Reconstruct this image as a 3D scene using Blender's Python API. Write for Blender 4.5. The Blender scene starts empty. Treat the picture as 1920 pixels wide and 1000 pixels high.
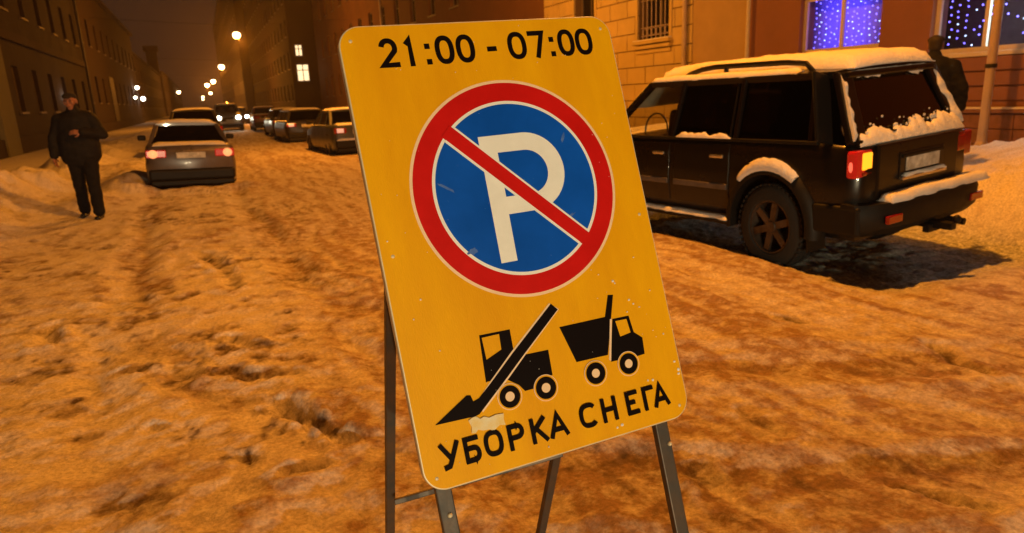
import bpy, bmesh, math, random
import numpy as np
from mathutils import Vector, Matrix, Euler, noise as mnoise

random.seed(7)
rng = np.random.default_rng(7)
scene = bpy.context.scene
COL = scene.collection
PI = math.pi

# ------------------------------------------------------------------ camera
CAM = Vector((0.0, 0.0, 1.5))
cam_d = bpy.data.cameras.new('camera')
cam_d.sensor_width = 36.0
cam_d.lens = 36.0 * 1270.0 / 1920.0
cam_d.clip_start = 0.05
cam_d.clip_end = 3000.0
cam = bpy.data.objects.new('camera', cam_d)
COL.objects.link(cam)
right = Vector((0.911737, -0.408665, -0.041579))
up = Vector((0.137322, 0.207831, 0.968478))
back = Vector((-0.387141, -0.888706, 0.245606))
cam.matrix_world = Matrix(((right.x, up.x, back.x, CAM.x),
                           (right.y, up.y, back.y, CAM.y),
                           (right.z, up.z, back.z, CAM.z),
                           (0, 0, 0, 1)))
scene.camera = cam
cam_d.dof.use_dof = True
cam_d.dof.focus_distance = 1.55
cam_d.dof.aperture_fstop = 5.6

# ------------------------------------------------------------------ world: night sky glow over a lit city
world = bpy.data.worlds.new('World')
scene.world = world
world.use_nodes = True
bg = world.node_tree.nodes['Background']
bg.inputs[0].default_value = (0.66, 0.28, 0.14, 1)
bg.inputs[1].default_value = 0.050

scene.view_settings.view_transform = 'Standard'
scene.view_settings.look = 'None'
scene.view_settings.exposure = 0.0
scene.view_settings.gamma = 1.0
scene.cycles.use_denoising = True
scene.cycles.max_bounces = 6
scene.cycles.volume_bounces = 0
scene.cycles.transparent_max_bounces = 12
scene.cycles.sample_clamp_indirect = 4.0

SODIUM = (1.0, 0.305, 0.018)
# two added spots behind the camera, no car there, brighten the sign
FILL_P = 1600.0
for hx in (-1.35, -0.05):
    ld = bpy.data.lights.new('sign_fill_spot', 'SPOT')
    ld.energy = FILL_P
    ld.color = (1.0, 0.80, 0.47)
    ld.spot_size = math.radians(56)
    ld.spot_blend = 1.0
    ld.shadow_soft_size = 0.09
    lo = bpy.data.objects.new('sign_fill_spot', ld)
    COL.objects.link(lo)
    lo.location = (hx, -8.6, 0.62)
    dirv = Vector((0.70, 1.4, 1.0)) - Vector(lo.location)
    lo.rotation_euler = dirv.to_track_quat('-Z', 'Y').to_euler()

# ------------------------------------------------------------------ materials
MATS = {}


def mat(name, color, rough=0.6, metal=0.0, var=0.0, scale=6.0, bump=0.0, bscale=40.0, emit=None, estr=0.0,
        spec=0.5, color2=None, coat=0.0, stretch=(1, 1, 1)):
    if name in MATS:
        return MATS[name]
    m = bpy.data.materials.new(name)
    m.use_nodes = True
    nt = m.node_tree
    b = nt.nodes['Principled BSDF']
    b.inputs['Base Color'].default_value = (*color, 1)
    b.inputs['Roughness'].default_value = rough
    b.inputs['Metallic'].default_value = metal
    b.inputs['Specular IOR Level'].default_value = spec
    b.inputs['Coat Weight'].default_value = coat
    tc = nt.nodes.new('ShaderNodeTexCoord')
    mp = nt.nodes.new('ShaderNodeMapping')
    mp.inputs['Scale'].default_value = stretch
    nt.links.new(tc.outputs['Object'], mp.inputs['Vector'])
    if var > 0 or color2:
        n = nt.nodes.new('ShaderNodeTexNoise')
        n.inputs['Scale'].default_value = scale
        n.inputs['Detail'].default_value = 6
        n.inputs['Roughness'].default_value = 0.62
        nt.links.new(mp.outputs['Vector'], n.inputs['Vector'])
        r = nt.nodes.new('ShaderNodeValToRGB')
        r.color_ramp.elements[0].position = 0.3
        r.color_ramp.elements[1].position = 0.7
        c2 = color2 if color2 else tuple(c * (1 - var) for c in color)
        c1 = color if color2 else tuple(min(1, c * (1 + var)) for c in color)
        r.color_ramp.elements[0].color = (*c2, 1)
        r.color_ramp.elements[1].color = (*c1, 1)
        nt.links.new(n.outputs['Fac'], r.inputs['Fac'])
        nt.links.new(r.outputs['Color'], b.inputs['Base Color'])
        rr = nt.nodes.new('ShaderNodeMapRange')
        rr.inputs['To Min'].default_value = max(0.02, rough - 0.12)
        rr.inputs['To Max'].default_value = min(1, rough + 0.15)
        nt.links.new(n.outputs['Fac'], rr.inputs['Value'])
        nt.links.new(rr.outputs['Result'], b.inputs['Roughness'])
    if bump > 0:
        n2 = nt.nodes.new('ShaderNodeTexNoise')
        n2.inputs['Scale'].default_value = bscale
        n2.inputs['Detail'].default_value = 5
        nt.links.new(mp.outputs['Vector'], n2.inputs['Vector'])
        bp = nt.nodes.new('ShaderNodeBump')
        bp.inputs['Strength'].default_value = 0.8
        bp.inputs['Distance'].default_value = bump
        nt.links.new(n2.outputs['Fac'], bp.inputs['Height'])
        nt.links.new(bp.outputs['Normal'], b.inputs['Normal'])
    if emit:
        b.inputs['Emission Color'].default_value = (*emit, 1)
        b.inputs['Emission Strength'].default_value = estr
    MATS[name] = m
    return m


def glass(name, tint, refl_rough=0.03):
    if name in MATS:
        return MATS[name]
    m = bpy.data.materials.new(name)
    m.use_nodes = True
    nt = m.node_tree
    out = nt.nodes['Material Output']
    nt.nodes.remove(nt.nodes['Principled BSDF'])
    tr = nt.nodes.new('ShaderNodeBsdfTransparent')
    tr.inputs[0].default_value = (*tint, 1)
    gl = nt.nodes.new('ShaderNodeBsdfGlossy')
    gl.inputs['Roughness'].default_value = refl_rough
    gl.inputs['Color'].default_value = (0.9, 0.9, 0.9, 1)
    lw = nt.nodes.new('ShaderNodeLayerWeight')
    lw.inputs[0].default_value = 0.5
    pw_ = nt.nodes.new('ShaderNodeMath')
    pw_.operation = 'POWER'
    pw_.inputs[1].default_value = 4.0
    nt.links.new(lw.outputs['Facing'], pw_.inputs[0])
    fr = nt.nodes.new('ShaderNodeMath')
    fr.operation = 'MULTIPLY_ADD'
    fr.inputs[1].default_value = 0.75
    fr.inputs[2].default_value = 0.04
    nt.links.new(pw_.outputs[0], fr.inputs[0])
    mx = nt.nodes.new('ShaderNodeMixShader')
    nt.links.new(fr.outputs[0], mx.inputs[0])
    nt.links.new(tr.outputs[0], mx.inputs[1])
    nt.links.new(gl.outputs[0], mx.inputs[2])
    nt.links.new(mx.outputs[0], out.inputs[0])
    MATS[name] = m
    return m


def emitter(name, color, strength):
    return mat(name, (0.5, 0.5, 0.5), rough=0.4, emit=color, estr=strength)


# ------------------------------------------------------------------ object helpers
def tag(o, label=None, cat=None, group=None, kind=None):
    if label:
        o['label'] = label
    if cat:
        o['category'] = cat
    if group:
        o['group'] = group
    if kind:
        o['kind'] = kind
    return o


def empty(name, loc=(0, 0, 0), rot=(0, 0, 0), label=None, cat=None, group=None):
    o = bpy.data.objects.new(name, None)
    o.empty_display_size = 0.1
    COL.objects.link(o)
    o.location = loc
    o.rotation_euler = rot
    return tag(o, label, cat, group)


class MB:
    def __init__(self):
        self.v = []
        self.f = []

    def add(self, vs, fs):
        b = len(self.v)
        self.v += [tuple(p) for p in vs]
        self.f += [tuple(b + i for i in f) for f in fs]
        return self

    def box(self, c, s, rot=None):
        hx, hy, hz = s[0] / 2, s[1] / 2, s[2] / 2
        vs = [Vector((sx * hx, sy * hy, sz * hz)) for sx in (-1, 1) for sy in (-1, 1) for sz in (-1, 1)]
        if rot:
            e = Euler(rot).to_matrix()
            vs = [e @ p for p in vs]
        vs = [p + Vector(c) for p in vs]
        return self.add(vs, [(0, 1, 3, 2), (4, 6, 7, 5), (0, 4, 5, 1), (2, 3, 7, 6), (0, 2, 6, 4), (1, 5, 7, 3)])

    def bb(self, x0, x1, y0, y1, z0, z1):
        return self.box(((x0 + x1) / 2, (y0 + y1) / 2, (z0 + z1) / 2), (abs(x1 - x0), abs(y1 - y0), abs(z1 - z0)))

    def bar(self, a, b, w, d=None, upv=(0, 0, 1)):
        a, b = Vector(a), Vector(b)
        d = d or w
        t = (b - a).normalized()
        u = t.cross(Vector(upv))
        if u.length < 1e-4:
            u = t.cross(Vector((1, 0, 0)))
        u.normalize()
        n = u.cross(t)
        vs = []
        for p in (a, b):
            for s1, s2 in ((-1, -1), (1, -1), (1, 1), (-1, 1)):
                vs.append(p + u * (s1 * w / 2) + n * (s2 * d / 2))
        return self.add(vs, [(3, 2, 1, 0), (4, 5, 6, 7), (0, 1, 5, 4), (1, 2, 6, 5), (2, 3, 7, 6), (3, 0, 4, 7)])

    def loft(self, rings, closed=True, cap=True):
        n = len(rings[0])
        b = len(self.v)
        for r in rings:
            self.v += [tuple(p) for p in r]
        for i in range(len(rings) - 1):
            for j in range(n if closed else n - 1):
                k = (j + 1) % n
                self.f.append((b + i * n + j, b + i * n + k, b + (i + 1) * n + k, b + (i + 1) * n + j))
        if cap and closed:
            self.f.append(tuple(b + j for j in reversed(range(n))))
            e = b + (len(rings) - 1) * n
            self.f.append(tuple(e + j for j in range(n)))
        return self

    def tube(self, pts, r, seg=8):
        pts = [Vector(p) for p in pts]
        rs = r if isinstance(r, (list, tuple)) else [r] * len(pts)
        rings = []
        prev = None
        for i, p in enumerate(pts):
            t = (pts[min(i + 1, len(pts) - 1)] - pts[max(i - 1, 0)]).normalized()
            u = t.cross(Vector((0, 0, 1))) if prev is None else prev - t * prev.dot(t)
            if u.length < 1e-4:
                u = t.cross(Vector((1, 0, 0)))
            u.normalize()
            prev = u
            w = t.cross(u)
            rings.append([p + (u * math.cos(2 * PI * k / seg) + w * math.sin(2 * PI * k / seg)) * rs[i] for k in range(seg)])
        return self.loft(rings)

    def lathe(self, prof, c=(0, 0, 0), axis='Z', seg=24, cap=True):
        rings = []
        for r, h in prof:
            ring = []
            for k in range(seg):
                a = 2 * PI * k / seg
                p = {'Z': (r * math.cos(a), r * math.sin(a), h), 'X': (h, r * math.cos(a), r * math.sin(a)),
                     'Y': (r * math.sin(a), h, r * math.cos(a))}[axis]
                ring.append((p[0] + c[0], p[1] + c[1], p[2] + c[2]))
            rings.append(ring)
        return self.loft(rings, cap=cap)

    def sphere(self, c, r, seg=12, rings=8):
        rx, ry, rz = r if isinstance(r, (tuple, list)) else (r, r, r)
        rg = []
        for i in range(rings + 1):
            a = PI * i / rings
            s = max(math.sin(a), 0.02)
            rg.append([(c[0] + rx * s * math.cos(2 * PI * k / seg), c[1] + ry * s * math.sin(2 * PI * k / seg),
                        c[2] - rz * math.cos(a)) for k in range(seg)])
        return self.loft(rg)

    def build(self, name, m, parent=None, smooth=False, bevel=0.0, seg=2, fix=True, angle=35):
        me = bpy.data.meshes.new(name)
        me.from_pydata([tuple(p) for p in self.v], [], self.f)
        if fix:
            bm = bmesh.new()
            bm.from_mesh(me)
            bmesh.ops.recalc_face_normals(bm, faces=bm.faces)
            bm.to_mesh(me)
            bm.free()
        if isinstance(m, str):
            m = MATS[m]
        me.materials.append(m)
        if smooth:
            me.polygons.foreach_set('use_smooth', [True] * len(me.polygons))
            try:
                me.set_sharp_from_angle(angle=math.radians(angle))
            except Exception:
                pass
        o = bpy.data.objects.new(name, me)
        COL.objects.link(o)
        if parent:
            o.parent = parent
        if bevel > 0:
            bv = o.modifiers.new('bevel', 'BEVEL')
            bv.width = bevel
            bv.segments = seg
            bv.limit_method = 'ANGLE'
            bv.angle_limit = math.radians(40)
            bv.harden_normals = False
        return o


def bake(o):
    """apply modifiers without operators"""
    dg = bpy.context.evaluated_depsgraph_get()
    me = bpy.data.meshes.new_from_object(o.evaluated_get(dg))
    old = o.data
    o.modifiers.clear()
    o.data = me
    bpy.data.meshes.remove(old)
    return o


def kill(o):
    me = o.data
    bpy.data.objects.remove(o)
    bpy.data.meshes.remove(me)


def copy_tree(o, parent=None):
    c = o.copy()
    COL.objects.link(c)
    if parent:
        c.parent = parent
    for ch in list(o.children):
        copy_tree(ch, c)
    return c


# ------------------------------------------------------------------ numpy noise
PERM = rng.permutation(4096)
GR = rng.random(4096)


def vnoise(x, y):
    xi = np.floor(x).astype(int)
    yi = np.floor(y).astype(int)
    fx = x - xi
    fy = y - yi
    fx = fx * fx * fx * (fx * (fx * 6 - 15) + 10)
    fy = fy * fy * fy * (fy * (fy * 6 - 15) + 10)

    def h(a, b):
        return GR[PERM[(a + PERM[b & 4095]) & 4095]]
    a = h(xi, yi)
    b = h(xi + 1, yi)
    c = h(xi, yi + 1)
    d = h(xi + 1, yi + 1)
    return (a * (1 - fx) + b * fx) * (1 - fy) + (c * (1 - fx) + d * fx) * fy


def fbm(x, y, o=4, g=0.5):
    s = 0
    a = 1
    t = 0
    for i in range(o):
        s = s + a * vnoise(x * 2 ** i + 17.3 * i, y * 2 ** i + 9.1 * i)
        t += a
        a *= g
    return s / t


def sstep(a, b, x):
    t = np.clip((x - a) / (b - a), 0, 1)
    return t * t * (3 - 2 * t)


# ------------------------------------------------------------------ snow-covered ground
TRACK = [(-.30, 15.0), (-.28, 11.0), (-.24, 8.5), (-.12, 6.6), (.12, 5.0), (.55, 3.8), (1.2, 2.95), (2.2, 2.2), (3.6, 1.5)]
GOUGES = [(.19, 3.46, .30, 3.17, .055, .05), (.30, 3.17, .45, 2.92, .045, .045), (.11, 2.75, .26, 2.76, .035, .03), (-1.21, 5.65, -1.2, 5.30, .06, .05), (-1.0, 6.28, -.65, 6.22, .06, .035),
          (-.19, 7.8, .0, 7.0, .08, .05), (.0, 7.0, .06, 6.08, .06, .03), (-.04, 4.7, .09, 4.5, .05, .045), (-.34, 4.2, -.25, 4.1, .045, .04), (-.62, 4.45, -.55, 4.4, .05, .03), (-.44, 3.54, -.40, 3.5, .03, .03),
          (-.07, 3.0, -.03, 2.97, .025, .03), (.05, 3.96, .3, 3.84, .04, .03), (1.64, 1.97, 1.66, 1.82, .04, .03), (3.28, 3.27, 3.4, 3.08, .04, .02), (2.26, 1.55, 2.36, 1.25, .03, .02), (2.17, 2.28, 2.17, 2.0, .035, .02), (3.72, 2.45, 3.58, 2.02, .04, .025)]


def ground_h(x, y):
    """returns height and dirt for arrays"""
    x = np.asarray(x, float)
    y = np.asarray(y, float)
    wx = x + 0.35 * (fbm(x * 0.9, y * 0.9, 2) - 0.5)
    wy = y + 0.35 * (fbm(x * 0.9 + 40, y * 0.9, 2) - 0.5)
    near = 1.0 / (1.0 + (np.maximum(y, 0) / 26.0) ** 2)
    h = 0.09 * (fbm(wx * 0.55, wy * 0.42, 3) - 0.5)
    # pavement banks on both sides
    h += 0.16 * sstep(6.6, 7.4, x + 0.4 * (fbm(x, y * .5 + 5, 2) - .5)) + 0.10 * sstep(7.0, 9.0, x) * fbm(x * .8, y * .6, 3)
    h += 0.16 * sstep(-3.6, -4.6, x + 0.5 * (fbm(x + 9, y * .5, 2) - .5))
    bk = np.exp(-((x + 3.3 + .4 * (fbm(x * 0 + 2, y * .35, 2) - .5)) / .75) ** 2) * sstep(4.0, 9.0, y)
    h += bk * (0.20 + 0.62 * fbm(x * 1.5, y * 1.1, 4) ** 1.4) * (1 + y / 50.)
    br = sstep(6.7, 7.6, x) * (1 - sstep(10.5, 12.2, x)) * sstep(1.0, 2.5, y)
    h += br * (0.10 + 0.34 * fbm(x * 1.1 + 4, y * 1.1, 4) * fbm(x * .5, y * .5 + 3, 2) * 2)
    # loose ridge left of the stuck car
    rid = np.exp(-((x + 1.75 + 0.2 * np.sin(y * 0.7)) / 0.40) ** 2) * sstep(11.5, 13.5, y) * (1 - sstep(22, 26, y))
    h += rid * (0.10 + .30 * fbm(x * 2.5, y * 2, 4))
    # snow pushed up behind and beside the stuck car
    for (qx, qy, qw, qh) in ((-1.25, 14.2, .35, .22), (-.3, 14.0, .5, .12), (.55, 14.3, .30, .16), (-1.45, 15.4, .4, .2)):
        h += qh * np.exp(-(((x - qx) / qw) ** 2 + ((y - qy) / (qw * .9)) ** 2)) * (.5 + fbm(x * 4, y * 4, 3))
    # churned band the car ploughed, bending right as it comes near
    cx = -0.25 + 0.35 * sstep(11, 2, y) + 0.12 * np.sin(y * 0.9)
    churn = np.exp(-((x - cx) / 1.25) ** 2) * sstep(0.2, 1.2, y) * (1 - sstep(13.5, 16, y))
    churn = np.maximum(churn, 0.55 * sstep(0.3, -0.4, x - 0.9) * sstep(-4.2, -2.6, x))
    cl = fbm(wx * 5.5, wy * 5.5, 4, 0.55)
    cl2 = fbm(wx * 14 + 3, wy * 14, 3, 0.55)
    pits = sstep(0.60, 0.74, cl) * sstep(0.42, 0.6, fbm(x * 1.3 + 70, y * 0.9, 3))
    h += churn * (0.044 * (cl - 0.5) + 0.016 * (cl2 - 0.5) - 0.03 * pits)
    # curving tyre tracks from the stuck car out across the lane
    trk = np.zeros_like(h)
    for off in (-.70, -.52, .58, .76):
        best = np.full_like(h, 9.0)
        for q in range(len(TRACK) - 1):
            (ax, ay), (bx, by) = TRACK[q], TRACK[q + 1]
            L_ = math.hypot(bx - ax, by - ay)
            nx0, ny0 = -(by - ay) / L_ * off, (bx - ax) / L_ * off
            vx, vy = bx - ax, by - ay
            t = np.clip(((wx - ax - nx0) * vx + (wy - ay - ny0) * vy) / (L_ * L_), 0, 1)
            best = np.minimum(best, np.hypot(wx - ax - nx0 - t * vx, wy - ay - ny0 - t * vy))
        g_ = np.exp(-(best / .10) ** 2)
        bro = sstep(.40, .60, fbm(x * 1.3 + off * 9, y * 1.3 + 31, 3))
        h -= .034 * g_ * (.35 + .65 * bro)
        h += .020 * np.exp(-((best - .19) / .07) ** 2) * (fbm(x * 6 + off, y * 6, 3))
        trk = np.maximum(trk, g_ * bro)
    # tyre ruts in the churned band
    for off in (-0.72, 0.72):
        w_ = np.exp(-((x - cx - off + .1 * (fbm(x * 0 + 3 + off, y * 1.1, 2) - .5)) / 0.13) ** 2)
        h -= 0.055 * w_ * churn * (0.35 + fbm(x * 2, y * .8 + off, 2))
    # packed lane to the right, scored along the street
    lane = sstep(0.1, 1.1, x) * (1 - sstep(6.2, 7.0, x))
    st = fbm(wx * 7.0, wy * .7, 4, 0.6)
    st2 = fbm(wx * 16.0, wy * 2.4 + 11, 3, 0.6)
    h += lane * (0.034 * (st - 0.5) + 0.014 * (st2 - 0.5))
    h += (1 - 0.6 * lane) * 0.014 * (fbm(x * 9, y * 9, 3) - 0.5)
    h += 0.006 * (fbm(x * 38, y * 38, 2) - 0.5)
    bank = np.maximum(br, bk)
    h += bank * (0.15 * (fbm(x * 3.2, y * 3.2 + 60, 4, .6) - .5) + .09 * (np.abs(fbm(x * 6 + 9, y * 6, 3, .6) - .5) * 2))
    # crumbs and footfalls everywhere
    cr = fbm(wx * 11 + 5, wy * 11, 4, 0.62)
    h += 0.018 * (cr - 0.5) * (0.5 + fbm(x * 1.7, y * 1.7 + 20, 2))
    gd = np.zeros_like(h)
    for (ax, ay, bx, by, gw, dp) in GOUGES:
        vx, vy = bx - ax, by - ay
        L2 = vx * vx + vy * vy
        px_ = x + 0.10 * (fbm(x * 5, y * 5 + 3, 3) - .5)
        py_ = y + 0.10 * (fbm(x * 5 + 50, y * 5, 3) - .5)
        t = np.clip(((px_ - ax) * vx + (py_ - ay) * vy) / L2, 0, 1)
        dd = np.hypot(px_ - ax - t * vx, py_ - ay - t * vy)
        g_ = np.exp(-(dd / gw) ** 2)
        h -= dp * g_
        h += 0.5 * dp * np.exp(-((dd - 2.0 * gw) / gw) ** 2) * (fbm(x * 8, y * 8 + 7, 3) > .45)
        gd = np.maximum(gd, g_ * sstep(0.38, 0.6, fbm(x * 13, y * 13 + 8, 3)))
    h = h * near
    brk = sstep(0.42, 0.62, fbm(x * 2.3, y * 1.2 + 90, 3))
    fine = sstep(0.58, 0.74, fbm(wx * 20, wy * 14 + 6, 3, .6)) * sstep(.44, .60, fbm(x * 1.1 + 3, y * 1.6 + 44, 3))
    mo = sstep(0.50, 0.74, fbm(wx * 6 + 31, wy * 5, 4, .6)) * sstep(0.44, 0.64, fbm(x * .9 + 12, y * .7, 3))
    dark = 0.85 * gd + churn * 0.75 * pits + 0.75 * fine * (0.35 + .65 * churn) + .30 * mo * churn  # shade of pits and gouges painted in, along with dirt specks
    tone = churn * (0.25 * sstep(0.40, 0.70, fbm(x * .8 + 8, y * .55, 3)) + .45 * sstep(.48, .70, cl)) + .45 * mo + .10
    tone = tone + .50 * trk
    dark = dark + .42 * trk * sstep(.42, .64, cl2)
    tone = tone + lane * (0.36 + 0.50 * sstep(0.40, 0.70, st) + .35 * sstep(.5, .66, st2) * brk)
    dark = dark + lane * .55 * sstep(0.58, 0.70, st2) * brk * sstep(.45, .6, fbm(x * 1.2 + 20, y * .5, 3))
    # clean fallen snow on the kerb banks
    cln = 1 - .75 * np.maximum(sstep(-2.2, -3.0, x), sstep(6.9, 7.6, x))
    tone = tone * cln
    dark = dark * cln
    # grey shadow tone painted into the snow under and behind the off-roader
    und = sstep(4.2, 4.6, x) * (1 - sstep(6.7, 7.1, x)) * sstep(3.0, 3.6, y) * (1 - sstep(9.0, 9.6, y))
    dirt_shade = np.clip(tone, 0, 1)
    dark = np.clip(dark, 0, 1)
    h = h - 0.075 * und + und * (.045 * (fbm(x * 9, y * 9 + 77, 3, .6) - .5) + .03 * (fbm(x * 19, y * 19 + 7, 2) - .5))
    return h, dirt_shade, und, dark


def axis_pts(segs):
    out = [segs[0][0]]
    for a, b, s0, s1 in segs:
        p = a
        L = b - a
        while p < b - 1e-6:
            t = (p - a) / L
            p += s0 + (s1 - s0) * t
            out.append(min(p, b))
    return np.array(sorted(set(round(v, 4) for v in out)))


xs = axis_pts([(-50, -8, 6, .5), (-8, -3.5, .16, .06), (-3.5, 5.0, .026, .026), (5.0, 9, .05, .12), (9, 16, .25, 1.), (16, 64, 2, 8)])
ys = axis_pts([(-40, 0, 3, .4), (0, 0.8, .1, .03), (0.8, 4.5, .02, .03), (4.5, 10, .035, .07), (10, 24, .08, .3), (24, 100, .5, 3), (100, 640, 6, 60)])
X, Y = np.meshgrid(xs, ys)
Hh, Dd, Uu, Kk = ground_h(X, Y)
nv = X.size
me = bpy.data.meshes.new('road')
ny_, nx_ = X.shape
idx = np.arange(nv).reshape(ny_, nx_)
quads = np.stack([idx[:-1, :-1], idx[:-1, 1:], idx[1:, 1:], idx[1:, :-1]], -1).reshape(-1, 4)
me.vertices.add(nv)
me.vertices.foreach_set('co', np.stack([X, Y, Hh], -1).ravel().astype(np.float32))
me.loops.add(quads.size)
me.loops.foreach_set('vertex_index', quads.ravel().astype(np.int32))
me.polygons.add(len(quads))
me.polygons.foreach_set('loop_start', np.arange(0, quads.size, 4, dtype=np.int32))
me.polygons.foreach_set('use_smooth', np.ones(len(quads), bool))
me.update()
at_ = me.color_attributes.new('dirt_shade', 'FLOAT_COLOR', 'POINT')
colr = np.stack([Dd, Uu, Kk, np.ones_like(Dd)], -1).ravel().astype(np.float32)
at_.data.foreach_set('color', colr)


def snow_ground_mat():
    m = bpy.data.materials.new('trodden_snow')
    m.use_nodes = True
    nt = m.node_tree
    L = nt.links.new
    b = nt.nodes['Principled BSDF']
    b.inputs['Roughness'].default_value = 0.75
    b.inputs['Specular IOR Level'].default_value = 0.3
    a = nt.nodes.new('ShaderNodeVertexColor')
    a.layer_name = 'dirt_shade'
    sp = nt.nodes.new('ShaderNodeSeparateColor')
    L(a.outputs['Color'], sp.inputs[0])
    g = nt.nodes.new('ShaderNodeNewGeometry')
    n = nt.nodes.new('ShaderNodeTexNoise')
    n.inputs['Scale'].default_value = 9.0
    n.inputs['Detail'].default_value = 8
    n.inputs['Roughness'].default_value = 0.7
    L(g.outputs['Position'], n.inputs['Vector'])
    mr = nt.nodes.new('ShaderNodeMapRange')
    mr.inputs['From Min'].default_value = 0.36
    mr.inputs['From Max'].default_value = 0.66
    mr.inputs['To Min'].default_value = 0.35
    mr.inputs['To Max'].default_value = 1.5
    L(n.outputs['Fac'], mr.inputs['Value'])
    mu = nt.nodes.new('ShaderNodeMath')
    mu.operation = 'MULTIPLY'
    L(sp.outputs[0], mu.inputs[0])
    L(mr.outputs['Result'], mu.inputs[1])
    mix = nt.nodes.new('ShaderNodeMix')
    mix.data_type = 'RGBA'
    mix.inputs[6].default_value = (0.78, 0.75, 0.71, 1)
    mix.inputs[7].default_value = (0.33, 0.215, 0.14, 1)
    mu.use_clamp = True
    L(mu.outputs[0], mix.inputs[0])
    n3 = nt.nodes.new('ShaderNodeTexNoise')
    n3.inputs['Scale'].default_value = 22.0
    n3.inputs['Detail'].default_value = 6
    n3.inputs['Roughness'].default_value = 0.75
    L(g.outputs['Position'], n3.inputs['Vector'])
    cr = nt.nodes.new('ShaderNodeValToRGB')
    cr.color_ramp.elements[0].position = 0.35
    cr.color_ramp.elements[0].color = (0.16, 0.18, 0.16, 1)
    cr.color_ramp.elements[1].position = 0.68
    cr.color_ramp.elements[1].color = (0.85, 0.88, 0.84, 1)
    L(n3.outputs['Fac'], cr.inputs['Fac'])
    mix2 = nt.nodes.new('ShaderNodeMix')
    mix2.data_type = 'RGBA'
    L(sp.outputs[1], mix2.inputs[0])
    mixk = nt.nodes.new('ShaderNodeMix')
    mixk.data_type = 'RGBA'
    mk = nt.nodes.new('ShaderNodeMath')
    mk.operation = 'MULTIPLY'
    mk.use_clamp = True
    L(sp.outputs[2], mk.inputs[0])
    L(mr.outputs['Result'], mk.inputs[1])
    L(mk.outputs[0], mixk.inputs[0])
    L(mix.outputs[2], mixk.inputs[6])
    mixk.inputs[7].default_value = (0.085, 0.055, 0.035, 1)
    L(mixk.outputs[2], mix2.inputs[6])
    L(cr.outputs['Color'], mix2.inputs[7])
    n5 = nt.nodes.new('ShaderNodeTexNoise')
    n5.inputs['Scale'].default_value = 48.0
    n5.inputs['Detail'].default_value = 5
    n5.inputs['Roughness'].default_value = 0.7
    L(g.outputs['Position'], n5.inputs['Vector'])
    m5 = nt.nodes.new('ShaderNodeMapRange')
    m5.inputs['From Min'].default_value = 0.34
    m5.inputs['From Max'].default_value = 0.62
    m5.inputs['To Min'].default_value = 0.68
    m5.inputs['To Max'].default_value = 1.2
    L(n5.outputs['Fac'], m5.inputs['Value'])
    vm = nt.nodes.new('ShaderNodeVectorMath')
    vm.operation = 'SCALE'
    L(mix2.outputs[2], vm.inputs[0])
    L(m5.outputs['Result'], vm.inputs['Scale'])
    L(vm.outputs[0], b.inputs['Base Color'])
    n2 = nt.nodes.new('ShaderNodeTexNoise')
    n2.inputs['Scale'].default_value = 34
    n2.inputs['Detail'].default_value = 9
    n2.inputs['Roughness'].default_value = 0.7
    L(g.outputs['Position'], n2.inputs['Vector'])
    bp = nt.nodes.new('ShaderNodeBump')
    bp.inputs['Strength'].default_value = 0.7
    bp.inputs['Distance'].default_value = 0.015
    L(n2.outputs['Fac'], bp.inputs['Height'])
    L(bp.outputs['Normal'], b.inputs['Normal'])
    return m


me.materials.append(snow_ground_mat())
ground = bpy.data.objects.new('road', me)
COL.objects.link(ground)
tag(ground, 'snow covered street with churned ruts and trodden slush', kind='structure')


def gz(x, y):
    return float(ground_h(np.array([x]), np.array([y]))[0][0])


mat('snow', (0.80, 0.79, 0.77), rough=0.8, var=0.06, scale=14, bump=0.01, bscale=35, spec=0.3)
mat('dirty_snow', (0.58, 0.54, 0.49), rough=0.85, color2=(0.34, 0.30, 0.26), scale=20, bump=0.01, bscale=50, spec=0.3)

# ------------------------------------------------------------------ buildings
mat('wall_dark', (0.021, 0.010, 0.008), rough=0.9, var=0.25, scale=0.6, bump=0.02, bscale=3)
mat('wall_dark2', (0.033, 0.016, 0.011), rough=0.9, var=0.25, scale=0.5, bump=0.02, bscale=3)
mat('wall_pale', (0.15, 0.15, 0.11), rough=0.9, var=0.15, scale=0.8, bump=0.01, bscale=4)
mat('wall_brown', (0.16, 0.072, 0.04), rough=0.9, var=0.18, scale=0.5, bump=0.015, bscale=3)
mat('wall_ochre', (0.56, 0.45, 0.19), rough=0.88, var=0.12, scale=1.3, bump=0.01, bscale=9)
mat('wall_joint', (0.20, 0.13, 0.06), rough=0.95, var=0.1)
mat('plaster_red', (0.25, 0.115, 0.08), rough=0.85, var=0.10, scale=1.2, bump=0.006, bscale=8)
mat('plaster_tan', (0.44, 0.32, 0.15), rough=0.85, var=0.10, scale=1.2, bump=0.006, bscale=8)
mat('granite', (0.20, 0.095, 0.065), rough=0.7, var=0.25, scale=8, bump=0.004, bscale=30)
mat('frame_white', (0.62, 0.60, 0.56), rough=0.5, var=0.06, scale=5)
mat('frame_dark', (0.14, 0.11, 0.09), rough=0.6)
mat('pipe', (0.50, 0.42, 0.37), rough=0.55, metal=0.5, var=0.15, scale=3)
mat('iron', (0.03, 0.028, 0.026), rough=0.55, metal=0.6)
mat('window_black', (0.012, 0.011, 0.010), rough=0.12, spec=0.6)
mat('roof_metal', (0.06, 0.05, 0.045), rough=0.6, var=0.2)


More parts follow.
